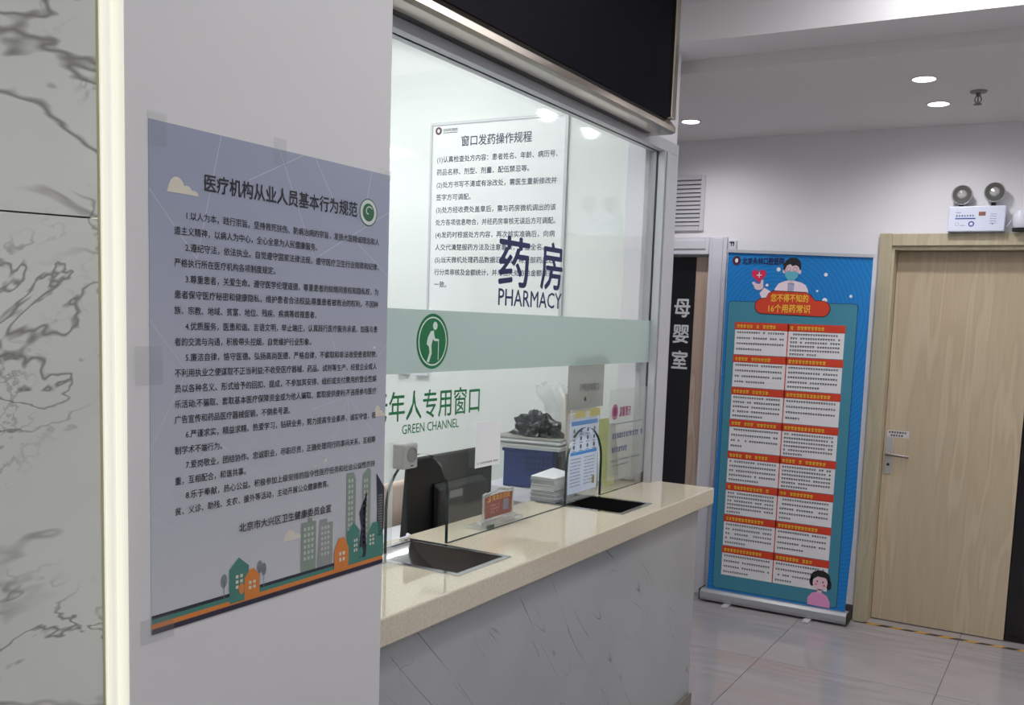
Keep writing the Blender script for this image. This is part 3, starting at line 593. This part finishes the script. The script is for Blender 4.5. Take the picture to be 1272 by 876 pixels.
# red award stand
rs = thing('acrylic_card_stand', 'small clear acrylic stand with red notice card on the counter', 'card stand', (-1.62, 2.605, ZT))
redc = pm('red_card', (128, 16, 26), .4); silv = pm('silver_trim', (206, 206, 206), .2, .6)
MB().box(-1.655, -1.594, 2.475, 2.735, ZT+.0005, ZT+.012).build('base', acryl_m, rs, bevel=.003)
MB().box(-1.63, -1.61, 2.50, 2.71, ZT+.0125, ZT+.022).build('foot', silv, rs, bevel=.002)
MB().box(-1.598, -1.5935, 2.51, 2.55, ZT+.001, ZT+.011).build('green_pad', pm('pad_green', (70, 86, 78), .6), rs)
top = [(2.522, ZT+.022), (2.696, ZT+.022), (2.70, 1.025)]
top += [(2.70-.178*t, 1.027+.007*math.exp(-((t-.5)/.16)**2)-.004*math.exp(-((t-.85)/.07)**2)-.003*math.exp(-((t-.15)/.07)**2)) for t in [i/14 for i in range(1, 14)]]+[(2.518, 1.022)]
MB().prism([(-1.622, y, z) for y, z in top], (.005, 0, 0)).build('plate', acryl_m, rs)
MB().tube([(-1.6185, y, z+.001) for y, z in top[2:]], .004, 8).build('scroll_trim', silv, rs, smooth=True)
for yy in (2.520, 2.699): MB().tube([(-1.6185, yy, ZT+.022), (-1.6185, yy, 1.024)], .0032, 8).build('side_trim', silv, rs)
cdp = [(2.528, ZT+.026), (2.690, ZT+.026), (2.692, 1.016)]+[(2.690-.156*t, 1.016+.004*math.sin(math.pi*t)) for t in [i/8 for i in range(1, 8)]]+[(2.526, 1.012)]
MB().prism([(-1.6168, y, z) for y, z in cdp], (.0008, 0, 0)).build('red_card', redc, rs)
CA = Art(rs, (-1.616, 2.534, ZT+.03), Y, Z, X, .0003)
yel = pm('gold_ink', (226, 170, 60), .4)
mb = MB(); CA.stroke(mb, [(.016+.009*math.cos(R(a)), .058+.009*math.sin(R(a))) for a in range(-140, 100, 24)], .0035, 1); CA.stroke(mb, [(.012,.062),(.024,.050)], .003, 1); CA.textbox(mb, '党员示范岗', .034, .142, .050, .068, 1, .012); mb.build('gold_lettering', yel, rs)
mb = MB(); rr2 = random.Random(5)
for v in (.032, .021, .010): CA.marks(mb, .026, .085, v, .006, 1, .009, rr2)
mb.build('small_print', pm('pink_ink', (206, 120, 116), .5), rs)
mb = MB(); CA.rect(mb, .103, .136, .010, .046, 1); mb.build('portrait_panel', pm('grey_blue_print', (110, 112, 134), .5), rs)
# paper sheet on the glass (the code print itself is left out)
qs = thing('paper_notice', 'white paper sheet stuck on the glass beside the near arch', 'paper sheet', (GX+.008, 2.475, 1.13))
MB().box(GX+GT/2+.0012, GX+GT/2+.0018, 2.405, 2.545, 1.128, 1.268).build('sheet', paper_m, qs)
QA = Art(qs, (GX+GT/2+.0018, 2.405, 1.128), Y, Z, X, .0003); mb = MB(); QA.marks(mb, .012, .132, .010, .006, 1, .007, rr2); mb.build('caption', grey_ink, qs)
# far arch: hanging card, notice stand, glass notice, papers
hs = thing('hanging_sign', 'grey translucent consultation window sign hung behind the glass', 'sign', (-1.60, 3.165, 1.27))
MB().box(-1.6, -1.5965, 3.025, 3.312, 1.265, 1.47).build('plate', acrylg_m, hs)
HA = Art(hs, (-1.5965, 3.025, 1.265), Y, Z, X, .0005)
mb = MB(); HA.textbox(mb, '药师咨询窗口', .085, .245, .062, .092, 1, .012); mb.build('lettering', ink_m, hs)
mb = MB(); HA.ell(mb, .135, .035, .008, .010, 1); HA.poly(mb, [(.120,.026),(.150,.026),(.135,.046)], 1); mb.build('pointer_mark', pm('pale_print', (215, 215, 215), .5), hs)
mb = MB(); HA.rect(mb, .06, .14, -.033, -.008, 2); HA.rect(mb, .175, .265, -.033, -.005, 2); mb.build('yellow_tape', pm('yellow_tape', (196, 184, 110), .5), hs)
ns = thing('notice_stand', 'clear stand with blue and white medicine notice in the far arch', 'notice stand', (-1.605, 3.16, ZT+.001))
MB().box(-1.628, -1.597, 3.045, 3.305, ZT+.001, ZT+.008).build('base', acryl_m, ns)
MB().box(-1.606, -1.603, 3.045, 3.305, ZT+.0085, 1.25).build('plate', acryl_m, ns)
MB().box(-1.6028, -1.602, 3.06, 3.295, ZT+.03, 1.225).build('sheet', pm('pale_blue_paper', (206, 220, 238), .5), ns)
NA = Art(ns, (-1.602, 3.06, ZT+.03), Y, Z, X, .0004); lb = pm('sky_blue_ink', (70, 140, 210), .5)
mb = MB(); NA.rect(mb, .01, .225, .252, .268, 1); NA.rect(mb, .01, .225, .142, .154, 1); mb.build('blue_bars', lb, ns)
mb = MB()
for r_ in range(3):
    for c_ in range(4): NA.ell(mb, .035+.055*c_, .232-.03*r_, .008, .009, 1, 10); NA.rect(mb, .022+.055*c_, .05+.055*c_, .216-.03*r_, .2185-.03*r_, 1)
for r_ in range(9):
    for u in (.012, .125): NA.marks(mb, u, u+.09, .125-.0125*r_, .005, 1, .006, rr2)
stuff(mb.build('printed_text', grey_ink, ns))
mb = MB(); NA.rect(mb, .195, .215, .02, .05, 1); mb.build('printed_badge', pm('ochre_ink', (150, 130, 70), .5), ns)
gn = thing('glass_notice', 'clear notice with purple heading on the glass by the post', 'notice', (GX+.008, 3.51, 1.0))
MB().box(GX+GT/2+.0012, GX+GT/2+.0022, 3.335, 3.692, .965, 1.325).build('sheet', sheer('notice_film', (200, 206, 205), .25, .08), gn)
TA = Art(gn, (GX+GT/2+.0022, 3.335, .965), Y, Z, X, .0003); pur = pm('purple_ink', (132, 40, 92), .5); nb = pm('slate_blue_ink', (70, 78, 128), .5)
mb = MB(); TA.ring(mb, .05, .272, .028, .030, .006, 1); TA.ell(mb, .05, .272, .019, .021, 1); TA.textbox(mb, '温馨提示', .09, .20, .250, .290, 1, .02); mb.build('heading', pur, gn)
mb = MB(); TA.rect(mb, .03, .335, .222, .2245, 1); mb.build('rule', grey_ink, gn)
mb = MB()
for (v, u1) in ((.165, .33), (.110, .19)): TA.marks(mb, .035, u1, v, .024, 1, .021, rr2, .62)
stuff(mb.build('printed_text', nb, gn))
mb = MB()
for v in (.075, .055): TA.marks(mb, .035, .32 if v > .06 else .2, v, .006, 1, .008, rr2)
mb.build('small_print', grey_ink, gn)
tag(MB().prism([(-1.66, 3.47, ZT+.001), (-1.66, 3.58, ZT+.001), (-1.66, 3.50, 1.20), (-1.66, 3.40, 1.20)], (.002, 0, 0)).build('leaning_paper', pm('yellow_green_paper', (196, 206, 128), .6)), 'tilted yellow-green paper behind the glass notice', 'paper sheet')
tag(MB().prism([(-1.675, 3.54, ZT+.001), (-1.675, 3.66, ZT+.001), (-1.675, 3.60, 1.17), (-1.675, 3.48, 1.17)], (.002, 0, 0)).build('leaning_folder', pm('olive_grey_card', (140, 146, 128), .6)), 'tilted grey-green folder behind the yellow-green paper', 'folder')
tag(MB().tube([(-1.715, 2.22, ZT+.004), (-1.70, 2.235, ZT+.010), (-1.705, 2.255, ZT+.012), (-1.725, 2.27, ZT+.006), (-1.738, 2.29, ZT+.004)], .004, 8).build('cable', white_m, smooth=True), 'short white cable curl behind the steel tray', 'cable')

# ================================================================== NURSERY DOOR
dn = struct(thing('door_1', 'x', 'x', (-2.26, 5.41, 0))); del dn['category']; dn['label'] = 'nursery room door with black strip and white characters'
MB().box(D1[0]+.03, D1[1]-.03, 5.42, 5.46, .005, D1[2]-.03).build('leaf', wood_p, dn)
MB().box(-2.185, -2.04, 5.4155, 5.4198, .005, D1[2]-.03).build('black_strip', pm('black_strip', (14, 15, 22), .3), dn)
dsl = pm('silver_white_ink', (214, 216, 220), .4)
NAr = Art(dn, (-2.185, 5.4155, 0), X, Z, -Y, .0005)
for c, z0, z1 in (('母', 1.632, 1.742), ('婴', 1.478, 1.588), ('室', 1.325, 1.435)):
    mb = MB(); NAr.textbox(mb, c, .020, .122, z0, z1, 1, .02); mb.build('character', dsl, dn)
tr = struct(thing('trim_4', 'x', 'x', (-2.26, 5.35, 0))); del tr['category']; tr['label'] = 'white casing around the nursery door'
def casing(x0, x1, z0, z1, horiz):
    MB().box(x0, x1, 5.342, 5.44, z0, z1).build('casing_board', white_m, tr, bevel=.004)
    if horiz: MB().box(x0+.02, x1-.02, 5.334, 5.342, z0+.03, z1-.02).build('moulding', white_m, tr, bevel=.004)
    else: MB().box(x0+.022, x1-.022, 5.334, 5.342, z0, z1-.01).build('moulding', white_m, tr, bevel=.004)
casing(D1[1]+.0005-.03, -1.833, 0, 2.10, False); casing(D1[0]-.077, D1[0]+.03, 0, 2.10, False); casing(D1[0]+.031, D1[1]-.031, D1[2]-.02, 2.10, True)
pq = thing('wall_plaque', 'narrow white vertical plaque beside the nursery door casing', 'plaque', (-1.8, 5.355, 1.93))
MB().box(-1.822, -1.780, 5.345, 5.3595, 1.80, 2.075).build('plate', white_m, pq)
PA = Art(pq, (-1.822, 5.345, 1.8), X, Z, -Y, .0006); mb = MB()
for v in (.245, .20, .165, .125, .07, .035): PA.marks(mb, .008, .038, v, .02, 1, .013, rr2)
PA.rect(mb, .002, .03, .262, .27, 1); mb.build('printed_marks', ink_m, pq)
# ventilation grille
vg = thing('ventilation_grille', 'white louvred ventilation grille above the nursery door', 'vent', (-2.14, 5.35, 2.134))
vx0, vx1, vz0, vz1 = -2.30, -1.985, 2.134, 2.452
gm = pm('grille_white', (206, 205, 212), .5)
for q in ((vx0, vx0+.026, vz0, vz1), (vx1-.026, vx1, vz0, vz1)): MB().box(q[0], q[1], 5.345, 5.3595, q[2], q[3]).build('frame_side', gm, vg, bevel=.003)
for q in ((vz0, vz0+.026), (vz1-.026, vz1)): MB().box(vx0+.0262, vx1-.0262, 5.345, 5.3595, q[0], q[1]).build('frame_side', gm, vg, bevel=.003)
MB().box(vx0+.027, vx1-.027, 5.357, 5.3595, vz0+.027, vz1-.027).build('dark_back', pm('duct_dark', (112, 110, 116), .8), vg)
for i in range(11):
    z = vz0+.031+.0236*i; MB().prism([(vx0+.0265, 5.346, z), (vx0+.0265, 5.356, z+.012), (vx0+.0265, 5.356, z+.019), (vx0+.0265, 5.346, z+.014)], (vx1-vx0-.053, 0, 0)).build('slat', gm, vg)

# ================================================================== OAK DOOR
do = struct(thing('door_2', 'x', 'x', (-.58, 5.46, 0))); del do['category']; do['label'] = 'pale oak veneer door leaf with steel lever handle'
MB().box(-.915, -.243, 5.455, 5.495, .004, 2.021).build('leaf', wood_m, do, bevel=.002)
hp = MB().box(-.902, -.866, 5.449, 5.4548, .82, 1.02).build('handle_plate', pm('satin_steel', (196, 196, 198), .35, .6), do, bevel=.002)
MB().lathe([(.013, 0), (.013, .018), (.010, .02)], (-.884, 5.4488, .93), (0, -1, 0), 18).build('lever_rose', steel_m, hp, smooth=True)
MB().tube([(-.898, 5.424, .932), (-.884, 5.424, .931), (-.83, 5.423, .927), (-.776, 5.425, .922)], [.009, .009, .008, .007], 10).build('lever', pm('dark_steel', (136, 130, 126), .3, .8), hp, smooth=True)
MB().lathe([(.008, 0), (.008, .002), (.005, .0025)], (-.884, 5.4488, .872), (0, -1, 0), 14).build('lock_cylinder', pm('dark_lock', (60, 56, 54), .4, .5), hp)
st = tag(MB().box(-.902, -.787, 5.4538, 5.4546, 1.022, 1.060).build('door_label', pm('label_paper', (206, 202, 204), .6)), 'small white printed label above the oak door handle', 'label')
SA = Art(st, (-.902, 5.4538, 1.022), X, Z, -Y, .0006); mb = MB(); SA.marks(mb, .008, .112, .022, .011, 1, .0135, rr2, .8); SA.marks(mb, .018, .09, .005, .011, 1, .0135, rr2, .8); mb.build('printed_marks', ink_m, st)
bg_ = struct(thing('door_3', 'x', 'x', (.12, 5.46, 0))); del bg_['category']; bg_['label'] = 'black glass panel right of the oak door leaf'
MB().box(-.238, .50, 5.462, 5.49, .004, 2.021).build('glass_panel', black_m, bg_)
tk = struct(thing('trim_5', 'x', 'x', (-.2, 5.40, 0))); del tk['category']; tk['label'] = 'pale oak frame around the oak door'
MB().box(-.994, -.931, 5.342, 5.3595, 0, 2.107).build('casing_board', frame_w, tk, bevel=.002)
MB().box(.518, .581, 5.342, 5.3595, 0, 2.107).build('casing_board', frame_w, tk, bevel=.002)
MB().box(-.930, .517, 5.344, 5.3595, 2.043, 2.105).build('casing_board', frame_w, tk, bevel=.002)
MB().box(-.9325, -.917, 5.36, 5.50, 0, 2.044).build('jamb_board', frame_w, tk)
MB().box(.504, .5195, 5.36, 5.50, 0, 2.044).build('jamb_board', frame_w, tk)
MB().box(-.917, .504, 5.36, 5.50, 2.023, 2.044).build('jamb_board', frame_w, tk)
MB().box(-.99, .58, 5.50, 5.54, 0, 2.1).build('backing', dark_m, tk)
tp = thing('hazard_tape', 'yellow and black striped floor tape along the oak door', 'floor tape', (-.2, 5.345, .0006))
tb = pm('tape_black', (44, 38, 36), .5); ty = pm('tape_yellow', (196, 146, 56), .5)
x = -.99; k = 0; dY = .012
while x < .5:
    L = .066 if k % 2 == 0 else .058
    MB().prism([(x, 5.328, .0006), (x+L, 5.328, .0006), (x+L+.03, 5.358, .0006), (x+.03, 5.358, .0006)], (0, 0, .0006)).build('tape_stripe', tb if k % 2 == 0 else ty, tp); x += L; k += 1
# emergency light
el = thing('emergency_light', 'white twin-lamp emergency light box above the oak door', 'emergency light', (-.53, 5.34, 2.105))
MB().box(-.662, -.397, 5.305, 5.3595, 2.108, 2.235).build('case', pm('bluish_white_plastic', (214, 220, 238), .4), el, bevel=.006, seg=3)
EA = Art(el, (-.662, 5.305, 2.108), X, Z, -Y, .0005); eb = pm('blue_print', (52, 70, 150), .5)
mb = MB(); EA.rect(mb, .035, .13, .062, .068, 1); EA.ring(mb, .112, .038, .014, .014, .006, 1, 20); EA.marks(mb, .037, .128, .074, .009, 1, .0125, rr2); EA.marks(mb, .037, .07, .092, .005, 1, .006, rr2); mb.build('printed_marks', eb, el)
mb = MB(); EA.marks(mb, .06, .085, .028, .006, 1, .006, rr2); EA.ring(mb, .045, .038, .009, .009, .0015, 1, 16)
for i in range(5): EA.rect(mb, .195, .225, .04+.011*i, .0425+.011*i, 1)
EA.ell(mb, .209, .037, .004, .004, 1, 12); mb.build('printed_icons', pm('grey_blue_print2', (130, 138, 168), .5), el)
mb = MB(); EA.rect(mb, .143, .175, .078, .098, 1); mb.build('status_window', pm('dull_red', (140, 92, 84), .4), el)
cage = pm('lamp_grey', (88, 88, 86), .4); lens = pm('lamp_lens', (225, 225, 225), .12, .7)
for (cx, cz) in ((-.606, 2.294), (-.457, 2.303)):
    MB().lathe([(.012, 0), (.012, -.04)], (cx, 5.335, 2.262), (0, 0, 1), 12).build('swivel', dark_m, el)
    hd = MB().lathe([(.02, -.02), (.046, .0), (.050, .03), (.047, .034), (.044, .03), (.030, .022)], (cx, 5.325, cz), (.12, -1, -.12), 28).build('lamp_head', pm('clear_lamp_plastic', (196, 196, 198), .25), el, smooth=True)
    MB().lathe([(.043, .0305), (.043, .034), (.024, .031)], (cx, 5.325, cz), (.12, -1, -.12), 28).build('bezel', cage, hd, smooth=True)
    MB().lathe([(.024, .031), (.019, .037), (.006, .041)], (cx, 5.325, cz), (.12, -1, -.12), 14).build('reflector', lens, hd)
ps = thing('power_adapter', 'small clear-white power plug on top of the oak frame', 'plug', (-.335, 5.34, 2.11))
MB().lathe([(.03, 0), (.038, .02), (.038, .06), (.026, .085), (.008, .092)], (-.325, 5.32, 2.125), (0, 0, 1), 20).build('body', plast_w, ps, smooth=True)
MB().box(-.362, -.29, 5.30, 5.345, 2.1075, 2.1245).build('base', dark_m, ps, bevel=.003)
MB().tube([(-.396, 5.335, 2.13), (-.385, 5.33, 2.14), (-.365, 5.335, 2.17), (-.35, 5.33, 2.19), (-.338, 5.325, 2.20)], .003, 8).build('cable', plast_w, ps, smooth=True)

# ================================================================== ROLL-UP BANNER
bn = thing('roll_up_banner', 'blue roll-up health banner with doctor drawing and text grid', 'banner', (-1.41, 5.235, 0))
MB().prism([(-1.828, 5.195, .012), (-1.828, 5.188, .03), (-1.828, 5.192, .058), (-1.828, 5.212, .072), (-1.828, 5.262, .072), (-1.828, 5.28, .05), (-1.828, 5.28, .016), (-1.828, 5.27, .012)], (.832, 0, 0)).build('cassette', pm('satin_silver', (176, 178, 182), .32, .55), bn, bevel=.002)
for x in (-1.832, -.996): MB().box(x, x+.004, 5.186, 5.283, .01, .075).build('end_cap', dark_m, bn, bevel=.001)
for x in (-1.66, -1.20): MB().box(x-.018, x+.018, 5.13, 5.30, .0005, .0115).build('foot', alu_m, bn, bevel=.002)
MB().tube([(-1.41, 5.262, .07), (-1.41, 5.262, 1.99)], .009, 10).build('pole', alu_m, bn, smooth=True)
MB().prism([(-1.792, 5.226, 2.001), (-.992, 5.226, 1.972), (-.992, 5.226, 1.988), (-1.792, 5.226, 2.017)], (0, .018, 0)).build('top_rail', alu_m, bn)
blue_b = pm('banner_blue', (22, 122, 188), .4); n, l, b = nt(blue_b)
mp = mapping(n, l); wv = n.new('ShaderNodeTexWave'); wv.wave_type = 'RINGS'; wv.rings_direction = 'Y'; wv.inputs['Scale'].default_value = 14; wv.inputs['Distortion'].default_value = 1.5; wv.inputs['Detail'].default_value = 0
mp.inputs['Location'].default_value = (.1, 0, -1.65); l.new(mp.outputs[0], wv.inputs['Vector']); rp = ramp(n, [(.5, lin((18, 124, 196))), (.8, lin((14, 114, 188)))]); l.new(wv.outputs['Fac'], rp.inputs[0]); l.new(rp.outputs[0], b.inputs['Base Color'])
gp = MB().prism([(-1.80, 5.235, .06), (-1.015, 5.235, .06), (-1.0, 5.235, .5), (-1.0, 5.235, 1.972), (-1.786, 5.235, 2.001), (-1.786, 5.235, .9)], (0, .0015, 0)).build('graphic_sheet', blue_b, bn)
G = Art(gp, (-1.79, 5.235, .06), X, Z, -Y, .0005); GW = .79
def gart(name, mat, fn):
    mb = MB(); fn(mb); return mb.build(name, mat, gp)
teal_b = pm('banner_teal', (64, 134, 156), .45); tealk = pm('banner_teal_edge', (28, 78, 108), .5)
redb = pm('banner_red', (206, 62, 36), .45); yelb = pm('banner_yellow', (240, 196, 60), .45); whb = pm('banner_white', (226, 226, 228), .5); dkb = pm('banner_black', (28, 26, 34), .5); skin = pm('banner_skin', (226, 196, 204), .5)
gart('panel_edge', tealk, lambda mb: G.rrect(mb, .020, .732, .022, 1.672, .02, 1))
gart('panel', teal_b, lambda mb: G.rrect(mb, .024, .728, .026, 1.668, .018, 2))
rows = 8; vt, vb = 1.555, .095; rh = (vt-vb)/rows
colx = ((.070, .366), (.372, .672)); rr3 = random.Random(11)
for r_ in range(rows):
    for c_, (u0, u1) in enumerate(colx):
        v1 = vt-rh*r_; v0 = v1-rh; sk = -.018*c_
        gart('text_panel', whb, lambda mb: G.rect(mb, u0, u1, v0+.003, v1-.040, 3)) if not (r_ == rows-1) else gart('text_panel', whb, lambda mb: G.rect(mb, u0, u1, v0+.012, v1-.040, 3))
        gart('heading_bar', redb, lambda mb: G.rect(mb, u0-.003, u1+.003, v1-.042, v1, 3))
mb = MB(); G.rect(mb, .366, .372, .107, 1.555, 3); mb.build('divider', redb, gp)
hb = MB(); tb_ = MB()
for r_ in range(rows):
    for c_, (u0, u1) in enumerate(colx):
        v1 = vt-rh*r_; G.marks(hb, u0+.008, u0+.008+.2+.06*rr3.random(), v1-.032, .020, 4, .0185, rr3, .85)
        nl = rr3.choice((4, 4, 5, 6)); pitch = .130/nl if nl > 4 else .031
        for q in range(nl):
            end = u1-.012 if q < nl-1 else u0+.08+.12*rr3.random()
            G.marks(tb_, u0+.010, end, v1-.062-pitch*q, .0115, 4, .0135, rr3, .85)
stuff(hb.build('heading_print', yelb, gp)); stuff(tb_.build('body_print', pm('banner_ink', (96, 96, 104), .6), gp))
# header: logo and hospital name
gart('logo_disc', pm('banner_maroon', (70, 24, 48), .5), lambda mb: G.ell(mb, .055, 1.895, .024, .026, 2))
gart('logo_centre', whb, lambda mb: G.ell(mb, .055, 1.896, .009, .012, 3, 14))
gart('hospital_name', pm('banner_navy', (20, 24, 70), .5), lambda mb: G.textbox(mb, '北京永林口腔医院', .088, .325, 1.873, 1.913, 2, .03))
gart('white_dot', whb, lambda mb: [G.ell(mb, u, v, r, r, 2, 16) for u, v, r in ((.295,1.848,.011),(.552,1.822,.010),(.236,1.762,.008),(.512,1.735,.006),(.36,1.70,.005),(.555,1.685,.014),(.69,1.71,.008))])
# title cloud
def titlecloud(mb, g_, k):
    pts = []
    for (cu_, cv_, r, a0, a1) in ((.217,1.648,.040+g_,90,270),): pts += [(cu_+r*math.cos(R(a)), cv_+r*math.sin(R(a))) for a in range(a0, a1+1, 15)]
    pts += [(.545+(.040+g_)*math.cos(R(a)), 1.640+(.040+g_)*math.sin(R(a))) for a in range(-90, 91, 15)]
    pts += [(.505, 1.682+g_), (.478+g_, 1.71+g_*.5), (.455, 1.724+g_), (.275, 1.730+g_), (.252-g_, 1.718+g_*.5), (.235, 1.69+g_)]
    G.poly(mb, pts, k)
gart('title_outline', dkb, lambda mb: titlecloud(mb, .004, 5)); gart('title_plate', redb, lambda mb: titlecloud(mb, 0, 6))
gart('title_lettering', yelb, lambda mb: (G.textbox(mb, '您不得不知的', .262, .468, 1.672, 1.716, 7, .02), G.textbox(mb, '16个用药常识', .252, .482, 1.614, 1.660, 7, .02)))
# doctor
gart('doctor_coat', pm('coat_print', (232, 214, 224), .5), lambda mb: (G.poly(mb, [(.272,1.70),(.282,1.745),(.30,1.772),(.33,1.784),(.355,1.79),(.385,1.788),(.425,1.778),(.448,1.765),(.462,1.74),(.468,1.70)], 3), G.poly(mb, [(.196,1.716),(.222,1.748),(.27,1.722),(.262,1.69),(.222,1.672)], 3)))
gart('doctor_collar', pm('collar_print', (160, 166, 196), .5), lambda mb: G.poly(mb, [(.352,1.70),(.350,1.775),(.386,1.774),(.384,1.70)], 4))
gart('doctor_neck', skin, lambda mb: (G.rect(mb, .355, .382, 1.772, 1.80, 4), G.ell(mb, .368, 1.848, .040, .044, 3), G.ell(mb, .326, 1.838, .008, .012, 3, 12), G.ell(mb, .412, 1.836, .008, .012, 3, 12)))
gart('doctor_hand', skin, lambda mb: (G.ell(mb, .190, 1.752, .026, .017, 3, 16), G.poly(mb, [(.150,1.776),(.162,1.780),(.19,1.762),(.18,1.748),(.165,1.752)], 4), G.poly(mb, [(.196,1.766),(.204,1.792),(.214,1.790),(.215,1.756)], 4)))
gart('doctor_hair', dkb, lambda mb: G.poly(mb, [(.322,1.845),(.322,1.875),(.335,1.897),(.358,1.912),(.392,1.910),(.412,1.893),(.418,1.868),(.414,1.842),(.406,1.862),(.39,1.872),(.37,1.866),(.358,1.878),(.34,1.868),(.330,1.846)], 5))
gart('doctor_mask', pm('mask_print', (96, 176, 196), .5), lambda mb: G.poly(mb, [(.330,1.832),(.345,1.838),(.392,1.837),(.406,1.830),(.402,1.808),(.386,1.792),(.368,1.786),(.348,1.794),(.334,1.812)], 5))
gart('doctor_glasses', pm('glasses_print', (150, 120, 140), .5), lambda mb: (G.ring(mb, .350, 1.850, .012, .012, .0025, 5, 16), G.ring(mb, .386, 1.849, .012, .012, .0025, 5, 16)))
gart('heart', pm('heart_red', (206, 40, 80), .45), lambda mb: G.poly(mb, [(.187+.0026*16*math.sin(t)**3, 1.815+.0026*(13*math.cos(t)-5*math.cos(2*t)-2*math.cos(3*t)-math.cos(4*t))) for t in [2*math.pi*i/36 for i in range(36)]], 3))
gart('heart_cross', whb, lambda mb: (G.rect(mb, .175, .203, 1.814, 1.819, 4), G.rect(mb, .1865, .1915, 1.802, 1.831, 4)))
# child in the lower corner
gart('child_shirt', pm('shirt_pink', (226, 150, 196), .5), lambda mb: G.poly(mb, [(.572,.020),(.572,.06),(.592,.088),(.618,.098),(.648,.096),(.676,.082),(.692,.05),(.694,.018)], 6))
gart('child_face', skin, lambda mb: (G.ell(mb, .634, .152, .040, .044, 7), G.rect(mb, .622, .646, .095, .115, 7)))
gart('child_hair', dkb, lambda mb: (G.ell(mb, .634, .176, .054, .044, 6), G.ell(mb, .590, .152, .014, .026, 6, 14), G.ell(mb, .682, .145, .014, .028, 6, 14), G.poly(mb, [(.592,.165),(.60,.195),(.634,.208),(.668,.195),(.678,.165),(.66,.182),(.62,.184)], 8)))
gart('child_cheeks', pm('cheek_pink', (232, 130, 150), .5), lambda mb: (G.ell(mb, .612, .140, .008, .006, 8, 12), G.ell(mb, .656, .138, .008, .006, 8, 12)))
gart('child_eyes', dkb, lambda mb: (G.ell(mb, .618, .157, .004, .005, 8, 10), G.ell(mb, .650, .156, .004, .005, 8, 10)))
